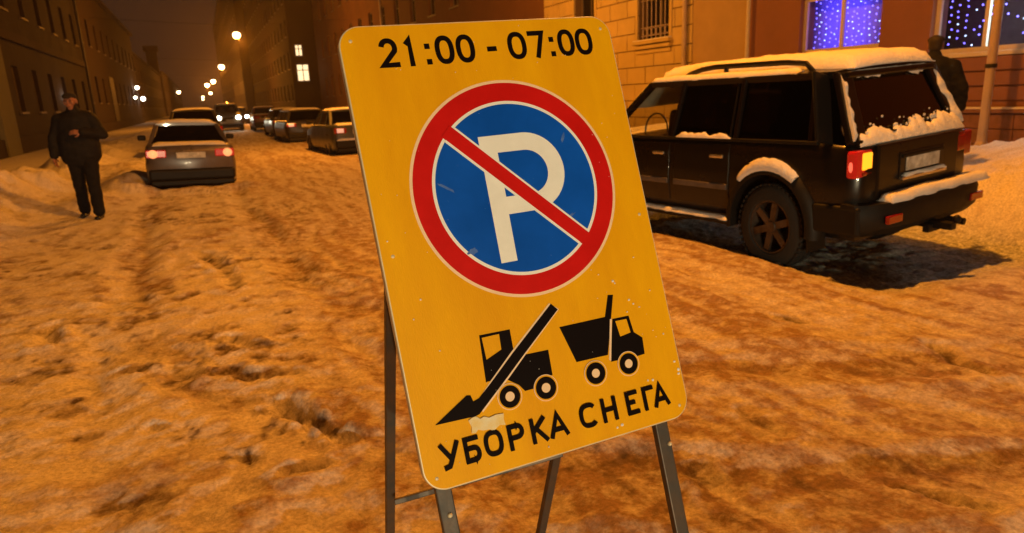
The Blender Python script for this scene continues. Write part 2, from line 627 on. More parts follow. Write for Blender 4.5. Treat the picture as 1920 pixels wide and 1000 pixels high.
class Facade:
    """a street wall in the plane x = const; dirn = +1 when the inside lies towards +x"""

    def __init__(self, root, x, dirn):
        self.root, self.x, self.d = root, x, dirn

    def wall(self, y0, y1, z0, z1, holes, m, depth=0.35, name='wall'):
        ysl = sorted({y0, y1, *[h[0] for h in holes], *[h[1] for h in holes]})
        zsl = sorted({z0, z1, *[h[2] for h in holes], *[h[3] for h in holes]})
        mb = MB()
        x, d = self.x, self.d

        def inside(a, b):
            return any(h[0] < a < h[1] and h[2] < b < h[3] for h in holes)
        for i in range(len(ysl) - 1):
            for j in range(len(zsl) - 1):
                a0, a1, b0, b1 = ysl[i], ysl[i + 1], zsl[j], zsl[j + 1]
                if not inside((a0 + a1) / 2, (b0 + b1) / 2):
                    mb.add([(x, a0, b0), (x, a1, b0), (x, a1, b1), (x, a0, b1)], [(0, 1, 2, 3)])
        for h in holes:
            a0, a1, b0, b1 = h
            xd = x + d * depth
            c = [(a0, b0), (a1, b0), (a1, b1), (a0, b1)]
            for k in range(4):
                p, q = c[k], c[(k + 1) % 4]
                mb.add([(x, *p), (x, *q), (xd, *q), (xd, *p)], [(0, 1, 2, 3)])
        # ends, top and back close the wall as a solid
        xd = x + d * 9.0
        for yy in (y0, y1):
            mb.add([(x, yy, z0), (xd, yy, z0), (xd, yy, z1), (x, yy, z1)], [(0, 1, 2, 3)])
        mb.add([(x, y0, z1), (x, y1, z1), (xd, y1, z1), (xd, y0, z1)], [(0, 1, 2, 3)])
        mb.add([(xd, y0, z0), (xd, y1, z0), (xd, y1, z1), (xd, y0, z1)], [(0, 1, 2, 3)])
        xr = x + d * (depth + 0.01)
        mb.add([(xr, y0, z0), (xr, y1, z0), (xr, y1, z1), (xr, y0, z1)], [(0, 1, 2, 3)]) if name == 'wall' else None
        return mb.build(name, m, self.root, fix=False)

    def window(self, a0, a1, b0, b1, frame='frame_dark', pane='window_black', inset=0.16, sill=True, mull=1, trans=True, fw=0.07):
        x, d = self.x, self.d
        xf = x + d * inset
        mb = MB()
        lo, hi = min(xf, xf + d * .06), max(xf, xf + d * .06)
        mb.bb(lo, hi, a0, a0 + fw, b0, b1)
        mb.bb(lo, hi, a1 - fw, a1, b0, b1)
        mb.bb(lo, hi, a0 + fw, a1 - fw, b0, b0 + fw)
        mb.bb(lo, hi, a0 + fw, a1 - fw, b1 - fw, b1)
        for k in range(mull):
            yc = a0 + (a1 - a0) * (k + 1) / (mull + 1)
            mb.bb(lo, hi, yc - fw * .4, yc + fw * .4, b0 + fw, b1 - fw)
        if trans:
            zc = b0 + (b1 - b0) * 0.68
            mb.bb(lo + .004, hi - .004, a0 + fw, a1 - fw, zc - fw * .4, zc + fw * .4)
        f = mb.build('window', frame, self.root)
        xp = xf + d * 0.045
        pm = MB().bb(min(xp, xp + d * .01), max(xp, xp + d * .01), a0 + fw * .5, a1 - fw * .5, b0 + fw * .5, b1 - fw * .5).build('pane', pane, f)
        if sill:
            MB().bb(min(x - d * .09, x + d * inset), max(x - d * .09, x + d * inset), a0 - .08, a1 + .08, b0 - .09, b0 - .002).build('sill', frame, f)
        return f


def building(name, label, x, d, y0, y1, h, wallm, floors, win_w, win_h, pitch, first=1.7, fh=3.4, off=0.8, lit=(), roofz=None):
    root = empty(name, (0, 0, 0), label=label, cat='building')
    F = Facade(root, x, d)
    holes = []
    for fl in range(floors):
        yy = y0 + off
        while yy + win_w < y1 - 0.3:
            holes.append((yy, yy + win_w, first + fl * fh, first + fl * fh + win_h))
            yy += pitch
    F.wall(y0, y1, -0.3, h, holes, wallm)
    for i, hl in enumerate(holes):
        F.window(*hl, pane='window_black')
    # eaves
    MB().bb(x - d * .35, x + d * 2, y0 - .02, y1 + .02, h, h + .22).build('cornice', wallm, root)
    MB().bb(x - d * .12, x + d * .0, y0, y1, -.3, .7).build('plinth', wallm, root)
    return root, F


# left row -----------------------------------------------------------
bl, Fl = building('town_house', 'dark brown house at left edge with a row of tall ground floor windows', -6.6, -1, 12, 54, 13.5, 'wall_dark', 3, 1.05, 1.8, 3.55, first=1.65, fh=4.0, off=0.18 + 2 * 0)
MB().bb(-6.6, -6.42, 29.6, 31.6, -.3, 4.2).build('pilaster', 'wall_pale', bl)
MB().bb(-6.62, -6.45, 12, 54, 4.4, 4.75).build('string_course', 'wall_dark2', bl)
MB().tube([(-6.42, 53.2, 12.5), (-6.42, 53.2, 0.2)], .09).build('drainpipe', 'roof_metal', bl)
b2, F2 = building('town_house', 'dark house with low eaves behind the walking person', -6.75, -1, 54.3, 99, 10.4, 'wall_dark2', 2, 1.1, 1.9, 4.2, first=2.2, fh=4.0)
MB().bb(-6.78, -6.68, 68, 71, -.3, 4.4).build('archway', 'roof_metal', b2)
b3, F3 = building('town_house', 'low far house on the left of the street below the tall chimney', -7.2, -1, 100, 172, 8.6, 'wall_dark', 2, 1.2, 1.8, 4.6, first=1.9, fh=3.4)
b4, F4 = building('town_house', 'farthest house on the left at the end of the street', -6.8, -1, 173, 330, 9.5, 'wall_dark2', 2, 1.4, 1.8, 7, first=1.9, fh=3.6)
ch = empty('chimney_stack', (-8.6, 182, 0), label='tall square chimney tower rising above the far left roofs', cat='chimney')
MB().box((0, 0, 7.2), (2.2, 2.2, 14.6)).build('shaft', 'wall_dark', ch, bevel=.05)
MB().box((0, 0, 15.1), (3.0, 3.0, 1.2)).build('cap', 'wall_dark2', ch, bevel=.08)

# right row ----------------------------------------------------------
b5, F5 = building('apartment_house', 'tall dark far block on the right beyond the lit windows', 8.6, 1, 150, 300, 30, 'wall_dark', 6, 1.4, 1.9, 6.5, first=2.2, fh=4.2)
b6, F6 = building('apartment_house', 'dark five storey block with two lit windows one above another', 10.2, 1, 84.4, 149, 27, 'wall_dark2', 6, 1.3, 1.9, 4.0, first=1.9, fh=3.6, off=1.2)
b7, F7 = building('apartment_house', 'brown plastered block rising behind the top of the yellow sign', 13.1, 1, 25.6, 84, 24, 'wall_brown', 5, 1.3, 2.0, 3.9, first=2.2, fh=4.0, off=2.2)
MB().tube([(13.0, 52, 22), (13.0, 52, 0.3)], .08).build('drainpipe', 'pipe', b7)

# lit windows on the far block
for (pa, pb, pc, pd) in ((10.85, 11.50, 6.9, 8.0), (10.80, 12.0, 4.1, 5.85)):
    f = MB().bb(pa - .12, pb + .12, 84.30, 84.40, pc - .12, pd + .12).build('window', 'frame_dark', b6)
    MB().bb(pa, pb, 84.27, 84.295, pc, pd).build('pane', emitter('lit_pane', (1.0, 0.74, 0.40), 1.6), f)
    MB().bb((pa + pb) / 2 - .05, (pa + pb) / 2 + .05, 84.24, 84.268, pc, pd).build('glazing_bar', 'frame_dark', f)
    MB().bb(pa, pb, 84.24, 84.266, pc + (pd - pc) * .66 - .04, pc + (pd - pc) * .66 + .04).build('transom', 'frame_dark', f)

# rusticated stone house --------------------------------------------
XS = 13.0
st = empty('stone_house', (0, 0, 0), label='ochre house faced with large stone blocks and a barred window', cat='building')
FS = Facade(st, XS, 1)
Y0s, Y1s = 14.05, 25.5
wins = [(17.35, 18.95, 2.95, 5.0), (21.6, 23.0, 3.95, 5.9)]
FS.wall(Y0s, Y1s, -0.3, 9.0, wins, 'wall_joint', depth=0.5)
ch_ = 0.52
blockm = {}
zc = 0.1
row = 0
random.seed(3)
while zc < 7.4:
    yy = Y0s + 0.45 + (0.0 if row % 2 else -0.45)
    while yy < Y1s - .02:
        w = 1.02
        y1 = min(yy + w, Y1s)
        a0 = max(yy, 16.3)
        if y1 < 16.5:
            yy += w
            continue
        pieces = [(a0, y1)]
        for wn in wins:
            if zc + ch_ > wn[2] - .02 and zc < wn[3] + .02:
                nw = []
                for p in pieces:
                    if p[1] <= wn[0] or p[0] >= wn[1]:
                        nw.append(p)
                    else:
                        if wn[0] - p[0] > 0.1:
                            nw.append((p[0], wn[0]))
                        if p[1] - wn[1] > 0.1:
                            nw.append((wn[1], p[1]))
                pieces = nw
        for p in pieces:
            if abs(p[1] - p[0]) < .12:
                continue
            pr = random.uniform(.028, .045)
            MB().bb(XS - pr, XS - .001, p[0] + .014, p[1] - .014, zc + .014, zc + ch_ - .014).build('stone', 'wall_ochre', st, bevel=.008, seg=1)
        yy += w
    zc += ch_
    row += 1
for i, wn in enumerate(wins):
    f = FS.window(*wn, frame='frame_dark', inset=.25, sill=False, mull=1, trans=False, pane='window_black')
    for k in range(3):
        MB().bb(XS - .20 + k * .05, XS + .2, wn[0] - .16 + k * .03, wn[1] + .16 - k * .03, wn[2] - .10 - k * .14, wn[2] - .002 - k * .14).build('sill', 'wall_ochre', f, bevel=.012)
    MB().bb(XS - .19, XS - .02, wn[0] - .12, wn[1] + .12, wn[2] + .0, wn[2] + .035).build('snow_on_sill', 'snow', f, bevel=.01)
    for s in (wn[0] - .13, wn[1] + .01):
        MB().bb(XS - .075, XS - .046, s, s + .12, wn[2] + .04, wn[3]).build('surround', 'wall_ochre', f)
    if i == 0:
        g = MB()
        n = 7
        for k in range(n):
            yb = wn[0] + (wn[1] - wn[0]) * (k + .5) / n
            g.tube([(XS + .05, yb, wn[2] + .02), (XS + .05, yb, wn[3])], .014, 6)
        for zz in (.15, .4, 1.2, 1.9):
            g.tube([(XS + .05, wn[0], wn[2] + zz), (XS + .05, wn[1], wn[2] + zz)], .012, 6)
        for k in range(n - 1):
            yb = wn[0] + (wn[1] - wn[0]) * (k + 1) / n
            g.tube([(XS + .05, yb + .09 * math.cos(a), wn[2] + .27 + .11 * math.sin(a)) for a in [j * PI / 6 for j in range(13)]], .010, 5)
        g.build('window_grille', 'pipe', f)
dp = MB()
dp.tube([(XS - .12, 16.55, 8.5), (XS - .12, 16.55, .35), (XS - .22, 16.55, .2)], .075, 12)
for zz in (1.9, 3.75, 5.6):
    dp.tube([(XS - .12, 16.55, zz), (XS - .12, 16.55, zz + .06)], .092, 12)
dp.build('drainpipe', 'pipe', st, smooth=True)
MB().bb(XS - .03, XS - .001, Y0s + .0, 16.28, -.3, 8).build('plaster_panel', 'plaster_tan', st)

# shop building with garland windows --------------------------------
XB = 12.9
sh = empty('shop_building', (0, 0, 0), label='reddish plastered shop front with blue garland lights in its windows', cat='building')
FB = Facade(sh, XB, 1)
W1 = (10.25, 12.36, 2.13, 3.36)
W2 = (6.3, 9.16, 1.90, 3.5)
FB.wall(-4, 14.0, -0.3, 8.0, [W1, W2], 'plaster_red', depth=.45, name='front_wall')
MB().tube([(XB - .1, 13.93, 8), (XB - .1, 13.93, .2)], .05, 8).build('downpipe', 'frame_white', sh)
mat('curtain', (0.35, 0.35, 0.55), rough=0.9, var=0.2, scale=4, stretch=(1, 6, .4))
mat('led_blue', (0.1, 0.1, 0.8), emit=(0.16, 0.12, 1.0), estr=7.0)
mat('led_white', (0.6, 0.6, 0.9), emit=(0.45, 0.65, 1.0), estr=4.0)
GL = glass('shop_glass', (0.9, 0.9, 0.92))
for wi, (W, mu) in enumerate(((W1, 1), (W2, 2))):
    f = FB.window(*W, frame='frame_white', inset=.12, sill=False, mull=mu, trans=False, pane=GL, fw=.09)
    MB().bb(XB - .07, XB + .12, W[0] - .06, W[1] + .06, W[2] - .08, W[2] - .003).build('sill', 'frame_white', f, bevel=.01)
    # alcove behind the pane with a curtain
    a = MB()
    a.bb(XB + .62, XB + .67, W[0] - .4, W[1] + .4, W[2] - .4, W[3] + .4)
    a.build('curtain', 'curtain' if wi == 0 else 'wall_dark', f)
    bx = MB()
    bx.bb(XB + .46, XB + .62, W[0] - .45, W[0] - .40, W[2] - .4, W[3] + .4)
    bx.bb(XB + .46, XB + .62, W[1] + .40, W[1] + .45, W[2] - .4, W[3] + .4)
    bx.bb(XB + .46, XB + .62, W[0] - .4, W[1] + .4, W[2] - .45, W[2] - .4)
    bx.bb(XB + .46, XB + .62, W[0] - .4, W[1] + .4, W[3] + .4, W[3] + .45)
    bx.build('alcove', 'wall_dark2', f)
    g = MB()
    g2 = MB()
    nyy = int((W[1] - W[0]) / .145)
    for k in range(nyy):
        yk = W[0] + .10 + k * .145 + random.uniform(-.02, .02)
        for q in range(int((W[3] - W[2]) / .125)):
            zk = W[2] + .08 + q * .125 + random.uniform(-.025, .025) + (k % 2) * .07
            if zk > W[3] - .05:
                continue
            if wi == 1 and random.random() < (.45 if 7.4 < yk < 8.7 else .12):
                continue
            (g2 if random.random() < .22 else g).sphere((XB + .34 + random.uniform(-.05, .05), yk, zk), .0145, 6, 4)
    g.build('garland', 'led_blue', f, fix=False)
    if g2.v:
        g2.build('garland', 'led_white', f, fix=False)
    ld = bpy.data.lights.new('garland_glow', 'AREA')
    ld.energy = 30 if wi == 0 else 11
    ld.color = (0.10, 0.06, 1.0)
    ld.shape = 'RECTANGLE'
    ld.size = W[1] - W[0] + .5
    ld.size_y = W[3] - W[2]
    lo = bpy.data.objects.new('garland_glow', ld)
    COL.objects.link(lo)
    lo.location = (XB + .37, (W[0] + W[1]) / 2 + .32, (W[2] + W[3]) / 2)
    lo.rotation_euler = Vector((1, 0, 0)).to_track_quat('-Z', 'Z').to_euler()
    if wi == 1:
        l2 = bpy.data.lights.new('window_fill', 'AREA')  # fill light added behind the pane to lighten the off-roader's shadow
        l2.energy = 120
        l2.color = (0.80, 0.95, 0.80)
        l2.shape = 'RECTANGLE'
        l2.size, l2.size_y = 2.4, 1.2
        o2 = bpy.data.objects.new('window_fill', l2)
        COL.objects.link(o2)
        o2.location = (XB + .44, (W[0] + W[1]) / 2, (W[2] + W[3]) / 2)
        o2.rotation_euler = Vector((-1, -.15, -.25)).to_track_quat('-Z', 'Z').to_euler()
# stone plinth in bands with a snowy ledge
for k in range(4):
    yy = -3.9
    z0 = -.25 + k * .27
    while yy < 13.9:
        y1 = min(yy + 1.25, 13.9)
        MB().bb(XB - .16 - (.02 if k == 3 else 0), XB - .003, yy + .006, y1 - .006, z0 + .006, z0 + .264).build('stone', 'granite', sh, bevel=.008, seg=1)
        yy += 1.25
MB().bb(XB - .24, XB - .01, -3.9, 13.9, .835, .90).build('ledge', 'granite', sh, bevel=.01)
MB().bb(XB - .235, XB - .01, -3.9, 13.85, .902, .935).build('snow_on_ledge', 'snow', sh, bevel=.012)
for k in range(3):
    MB().bb(XB - .045, XB - .003, -3.9, 12.6, 1.05 + k * .26, 1.05 + k * .26 + .235).build('wall_band', 'plaster_red', sh, bevel=.008, seg=1)

# ------------------------------------------------------------------ street lamps hung over the street
mat('lamp_housing', (0.10, 0.10, 0.10), rough=0.5, metal=0.6)
LENS = emitter('sodium_lens', (1.0, 0.66, 0.28), 20.0)
LENSW = emitter('white_lens', (1.0, 0.86, 0.66), 16.0)
lamp_proto = None


def make_lamp():
    r = empty('street_lamp')
    MB().lathe([(.02, .26), (.07, .25), (.10, .12), (.17, .06), (.20, .0), (.18, -.01), (.05, .0)], seg=20).build('housing', 'lamp_housing', r, smooth=True)
    MB().sphere((0, 0, -.20), (.31, .31, .27), 18, 12).build('lens', LENS, r, smooth=True)
    MB().tube([(0, 0, .26), (0, 0, .55)], .012, 6).build('hanger', 'iron', r)
    return r


lamp_proto = make_lamp()
LAMPS = [(4.1, 5.0, 7.4, 'street lamp hung nearest overhead above the parked off-roader', 1.0),
         (4.6, 21.5, 7.4, 'street lamp hung above the street past the stuck saloon', 1.25),
         (3.4, 60.6, 7.0, 'largest glowing street lamp hanging over the street', 1.3),
         (3.5, 107.7, 7.0, 'glowing street lamp second in the line towards the end of the street', 1.3),
         (3.3, 165.8, 7.0, 'glowing street lamp third in the line, right of its close neighbour', 1.3),
         (2.3, 191.6, 7.0, 'glowing street lamp fourth in the line, left of its close neighbour', 1.3),
         (4.4, 300., 7.0, 'small far street lamp right of the lowest pair of lamps', 1.3),
         (1.9, 395., 7.0, 'upper of the lowest pair of far street lamps', 1.3),
         (2.2, 500., 7.0, 'lower of the lowest pair of far street lamps', 1.3),
         (-6.0, 262., 7.0, 'single pale street lamp far on the left above the saloon roof', 1.0)]
for i, (x, y, z, lab, pw) in enumerate(LAMPS):
    o = lamp_proto if i == 0 else copy_tree(lamp_proto)
    s = 1.0 if y < 50 else min(1.9, .55 + y / 160.0)
    o.location = (x, y, z + .2 * s)
    o.scale = (s, s, s)
    tag(o, lab, 'street lamp', 'street lamps hung over the street')
    if y < 250:
        ld = bpy.data.lights.new('sodium_light', 'POINT')
        ld.energy = 2400 * pw
        ld.color = SODIUM
        ld.shadow_soft_size = 0.14
        lo = bpy.data.objects.new('sodium_light', ld)
        COL.objects.link(lo)
        lo.location = (x, y, z - .27 * s - .16)
    if y < 250:
        # span wire for each lamp, from wall to wall
        w = MB().tube([((-6.6 - x) / s, 0, 1.1 / s), (0, 0, .55), ((12.6 - x) / s, 0, 1.1 / s)], .006 / s, 5)
        w.build('span_wire', 'iron', o)

# small white lamps on the left side walls
for (px, py, pz, r, lab) in ((-6.35, 44.0, 2.45, .10, 'small white wall lamp beside the walking person\'s head'),
                             (-6.4, 92, 4.1, .20, 'upper white wall lamp on the left before the far houses'),
                             (-6.3, 86, 2.9, .14, 'left of the lower white lamps on the far left wall'),
                             (-6.3, 97, 2.9, .24, 'brightest low white lamp on the far left wall')):
    w = empty('wall_lamp', (px, py, pz), label=lab, cat='wall lamp')
    MB().sphere((0, 0, 0), r, 12, 8).build('globe', LENSW, w, smooth=True)
    MB().bb(-.35, -r * .7, -.03, .03, -.03, .03).build('bracket', 'iron', w)

# utility pole on the right pavement
pl = empty('pole', (11.6, 7.15, 0.1), label='thin grey metal pole on the pavement before the shop windows', cat='pole')
MB().lathe([(.075, -.3), (.07, .8), (.062, 5.5)], seg=16).build('shaft', 'pipe', pl, smooth=True)
MB().lathe([(.11, -.3), (.11, .25), (.08, .34)], seg=16).build('base_sleeve', 'pipe', pl, smooth=True)
MB().lathe([(.085, 1.5), (.085, 1.56)], seg=16).build('band', 'iron', pl)
# ------------------------------------------------------------------ the sign
mat('sign_yellow', (0.88, 0.435, 0.001), rough=0.5, color2=(0.72, 0.31, 0.002), scale=3.2, bump=0.0006, bscale=240, spec=0.12, stretch=(1.6, .35, 1))
mat('sign_red', (0.56, 0.008, 0.006), rough=0.45, var=0.12, scale=6, spec=0.12)
mat('sign_blue', (0.002, 0.082, 0.50), rough=0.45, var=0.16, scale=5, spec=0.12)
mat('sign_white', (0.84, 0.83, 0.80), rough=0.45, var=0.04, scale=20, spec=0.35)
mat('sign_cream', (0.88, 0.62, 0.40), rough=0.45, var=0.05, scale=20, spec=0.35)
mat('sign_black', (0.006, 0.003, 0.003), rough=0.6, spec=0.06)
mat('sign_metal', (0.66, 0.56, 0.36), rough=0.45, metal=0.1, var=0.12, scale=20)
mat('steel_paint', (0.045, 0.048, 0.048), rough=0.5, metal=0.3, color2=(0.10, 0.06, 0.035), scale=14, bump=0.001, bscale=60)
mat('sticker', (0.80, 0.72, 0.52), rough=0.7, color2=(0.78, 0.52, 0.12), scale=28)
mat('scuff', (0.10, 0.19, 0.48), rough=0.7, color2=(0.01, 0.09, 0.45), scale=45)

su = Vector((0.99993, -0.00953, 0.0394)).normalized()
sv = Vector((-0.0301, 0.3146, 0.948))
sv = (sv - su * sv.dot(su)).normalized()
sn = su.cross(sv)
V0 = 0.71
BL = Vector((0.332, 1.275, 0.666)) - sv * V0
sign = empty('temporary_road_sign', label='yellow no parking snow clearing board on a dark steel trestle', cat='road sign')
sign.matrix_world = Matrix(((su.x, sv.x, sn.x, BL.x), (su.y, sv.y, sn.y, BL.y), (su.z, sv.z, sn.z, BL.z), (0, 0, 0, 1)))


def flat(name, loops, z, m, parent, th=0.0003):
    """filled 2D outline(s) in millimetres of the board; inner loops become holes"""
    cu = bpy.data.curves.new(name, 'CURVE')
    cu.dimensions = '2D'
    cu.fill_mode = 'BOTH'
    cu.extrude = th / 2
    for lp in loops:
        s = cu.splines.new('POLY')
        s.points.add(len(lp) - 1)
        for i, (a, b) in enumerate(lp):
            s.points[i].co = (a / 1000.0, b / 1000.0 + V0, 0, 1)
        s.use_cyclic_u = True
    tmp = bpy.data.objects.new('tmp', cu)
    COL.objects.link(tmp)
    dg = bpy.context.evaluated_depsgraph_get()
    me = bpy.data.meshes.new_from_object(tmp.evaluated_get(dg))
    bpy.data.objects.remove(tmp)
    bpy.data.curves.remove(cu)
    me.name = name
    for v in me.vertices:
        v.co.z += z + th / 2
    me.materials.clear()
    me.materials.append(MATS[m] if isinstance(m, str) else m)
    o = bpy.data.objects.new(name, me)
    COL.objects.link(o)
    o.parent = parent
    return o


def arc(cx, cy, r, a0=0, a1=360, n=64):
    full = abs(a1 - a0) >= 360
    k = n if full else n + 1
    return [(cx + r * math.cos(math.radians(a0 + (a1 - a0) * i / n)), cy + r * math.sin(math.radians(a0 + (a1 - a0) * i / n))) for i in range(k)]


def rrect(x0, y0, x1, y1, r, n=10):
    return arc(x1 - r, y0 + r, r, -90, 0, n) + arc(x1 - r, y1 - r, r, 0, 90, n) + arc(x0 + r, y1 - r, r, 90, 180, n) + arc(x0 + r, y0 + r, r, 180, 270, n)


W_, H_ = 700, 1050
# board: folded metal tray with the reflective sheet on its face
rim = MB()
outer = rrect(0, 0, W_, H_, 52)
rings = []
for (ins, zz) in ((0, -.022), (0, -.002), (1.5, .0), (3.5, .0003)):
    k = rrect(ins, ins, W_ - ins, H_ - ins, 52 - ins)
    rings.append([(a / 1000, b / 1000 + V0, zz) for a, b in k])
rim.loft(rings, cap=False)
bk = [(a / 1000, b / 1000 + V0, -.004) for a, b in outer]
rim.add(bk, [tuple(range(len(bk)))])
rim.build('board', 'sign_metal', sign)
flat('sheet', [rrect(3.2, 3.2, W_ - 3.2, H_ - 3.2, 49)], 0.0004, 'sign_yellow', sign)

CX, CY = 356, 638
flat('ring_edge', [arc(CX, CY, 263, n=96)], 0.0010, 'sign_cream', sign)
flat('red_ring', [arc(CX, CY, 256, n=96)], 0.0016, 'sign_red', sign)
# white edged blue halves either side of the slash
def half(rad, off, side):
    n = 64
    pts = []
    al = math.degrees(math.asin(off / rad))
    base = 45 if side > 0 else 225
    a0, a1 = base - 90 + al, base + 90 - al
    return [(CX + rad * math.cos(math.radians(a0 + (a1 - a0) * i / n)), CY + rad * math.sin(math.radians(a0 + (a1 - a0) * i / n))) for i in range(n + 1)]
for sd in (1, -1):
    flat('white_line', [half(211, 17.0, sd)], 0.0022, 'sign_white', sign)
    flat('blue_field', [half(203.5, 22.5, sd)], 0.0028, 'sign_blue', sign)
# letter P, under the slash
Pout = [(275, 466), (316, 466), (318, 577), (390, 577)] + arc(390, 672.5, 95.5, -90, 90, 24)[1:] + [(279, 768)]
Pin = [(320, 619)] + arc(388, 672, 53.5, -90, 90, 20) + [(321, 726)]
flat('letter_p', [Pout, Pin], 0.0034, 'sign_cream2' if False else 'sign_white', sign)
d = 1 / math.sqrt(2)
def slash(hw, ln):
    return [(CX + d * (s * ln) + d * t * hw, CY - d * (s * ln) + d * t * hw) for s, t in ((-1, -1), (1, -1), (1, 1), (-1, 1))]
flat('slash_edge', [slash(22.0, 203)], 0.0040, 'sign_white', sign)
flat('slash', [slash(17.0, 215)], 0.0046, 'sign_red', sign)

# loader pictogram
G = 'sign_black'
flat('loader_cab', [[(187, 314), (263, 312), (262, 262), (191, 207), (181, 207)], [(192, 307), (235, 307), (233, 271), (193, 256)]], 0.0010, G, sign)
flat('loader_body', [[(284, 247), (348, 245), (346, 185), (310, 182), (291, 165), (270, 165), (258, 182), (232, 201)]], 0.0010, G, sign)
def ring(name, cx, cy, ro, ri, z):
    flat(name + '_clearance', [arc(cx, cy, ro + 5, n=40)], z, 'sign_cream', sign)
    flat(name + '_clearance', [arc(cx, cy, ro + 3.2, n=40)], z + .0006, 'sign_yellow', sign)
    flat(name, [arc(cx, cy, ro, n=40), arc(cx, cy, ri, n=28)], z + .0012, G, sign)
    flat(name + '_hub', [arc(cx, cy, ri - .5, n=28)], z + .0012, 'sign_cream', sign)
boom = [(47, 143), (130, 189), (139, 187), (143, 172), (157, 176), (192, 203), (258, 257), (378, 350), (393, 333), (284, 247), (236, 208), (151, 141), (141, 139)]
bedge = [(150, 168), (192, 207), (255, 260), (374, 352), (396, 333), (287, 245), (239, 205), (160, 143)]
flat('boom_edge', [bedge], 0.0016, 'sign_cream', sign)
flat('boom', [boom], 0.0022, G, sign)
ring('loader_wheel', 230, 162, 25.5, 11.5, 0.0028)
ring('loader_wheel', 322, 160, 26, 11.5, 0.0028)
# tipper pictogram
flat('tipper_bed', [[(388, 291), (514, 290), (534, 341), (549, 339), (501, 198), (414, 200)]], 0.0010, G, sign)
flat('tipper_cab', [[(533, 281), (580, 280), (585, 237), (606, 219), (603, 178), (584, 177), (505, 180)], [(540, 274), (572, 273), (576, 238), (545, 234)]], 0.0010, G, sign)
flat('tipper_gap', [[(526, 282), (531.5, 282), (506, 182), (501, 186)]], 0.0016, 'sign_cream', sign)
ring('tipper_wheel', 457, 163, 26, 11, 0.0028)
ring('tipper_wheel', 551, 165, 25.5, 11, 0.0028)

# lettering: every glyph is a set of strokes in a unit box
def ell(cx, cy, rx, ry, a0, a1, n=18, p=2.6):
    out = []
    for i in range(n + 1):
        a = math.radians(a0 + (a1 - a0) * i / n)
        c, s = math.cos(a), math.sin(a)
        out.append((cx + rx * math.copysign(abs(c) ** (2 / p), c), cy + ry * math.copysign(abs(s) ** (2 / p), s)))
    return out
GL_ = {
    'У': [[(0, 1), (.54, .34)], [(1, 1), (.5, .22), (.36, .03), (.12, 0)]],
    'Б': [[(.92, 1), (0, 1), (0, 0), (.6, 0)] + ell(.6, .28, .4, .28, -90, 90, 12, 2.2) + [(0, .56)]],
    'О': [ell(.5, .5, .5, .5, 0, 360, 40)],
    'Р': [[(0, 0), (0, 1), (.55, 1)] + ell(.55, .73, .45, .27, 90, -90, 12, 2.2) + [(0, .46)]],
    'К': [[(0, 0), (0, 1)], [(.95, 1), (.05, .46)], [(.28, .60), (1, 0)]],
    'А': [[(0, 0), (.5, 1), (1, 0)], [(.18, .27), (.82, .27)]],
    'С': [ell(.5, .5, .5, .5, 42, 318, 34)],
    'Н': [[(0, 0), (0, 1)], [(1, 0), (1, 1)], [(0, .51), (1, .51)]],
    'Е': [[(1, 1), (0, 1), (0, 0), (1, 0)], [(0, .52), (.85, .52)]],
    'Г': [[(0, 0), (0, 1), (1, 1)]],
    '2': [ell(.5, .70, .48, .30, 170, -25, 18, 2.1) + [(.0, .0), (1, 0)]],
    '1': [[(.1, .80), (.8, 1), (.8, 0)]],
    '0': [ell(.5, .5, .5, .5, 0, 360, 40, 2.4)],
    '7': [[(0, 1), (1, 1), (.45, 0)]],
    '-': [[(0, .42), (1, .42)]],
}


def stroke(mb, pts, t, z, th, closed=False):
    P = [Vector((p[0], p[1])) for p in pts]
    if closed:
        P = P[:-1]
    n = len(P)
    L, Rr = [], []
    for i in range(n):
        a = P[i - 1] if (i > 0 or closed) else None
        b = P[(i + 1) % n] if (i < n - 1 or closed) else None
        d1 = (P[i] - a).normalized() if a is not None else None
        d2 = (b - P[i]).normalized() if b is not None else None
        if d1 is None:
            d1 = d2
        if d2 is None:
            d2 = d1
        n1 = Vector((-d1.y, d1.x))
        n2 = Vector((-d2.y, d2.x))
        m = n1 + n2
        if m.length < 1e-5:
            m = n1
        m.normalize()
        k = min(2.2, 1.0 / max(.3, m.dot(n1)))
        L.append(P[i] + m * (t / 2 * k))
        Rr.append(P[i] - m * (t / 2 * k))
    rings_ = []
    for i in range(n):
        l, r = L[i], Rr[i]
        rings_.append([(l.x / 1000, l.y / 1000 + V0, z), (r.x / 1000, r.y / 1000 + V0, z), (r.x / 1000, r.y / 1000 + V0, z + th), (l.x / 1000, l.y / 1000 + V0, z + th)])
    if closed:
        rings_.append(rings_[0])
        mb.loft(rings_, cap=False)
    else:
        mb.loft(rings_)


def glyph(ch, x0, x1, y0, y1, t, z, name):
    mb = MB()
    for k, s in enumerate(GL_[ch]):
        hx = t / 2
        pts = [(x0 + hx + (x1 - x0 - t) * a, y0 + hx + (y1 - y0 - t) * b) for a, b in s]
        closed = ch in 'О0'
        # square ends reach the cap line
        if not closed:
            for e, q in ((0, 1), (-1, -2)):
                dv = Vector(pts[e]) - Vector(pts[q])
                if dv.length > 0 and (abs(s[e][1]) < .01 or abs(s[e][1] - 1) < .01 or abs(s[e][0] - 1) < .01 or abs(s[e][0]) < .01):
                    dv = dv.normalized() * hx
                    pts[e] = (pts[e][0] + dv.x, pts[e][1] + dv.y)
        stroke(mb, pts, t, z + .00015 * k, .0003, closed)
    return mb.build(name, G, sign)


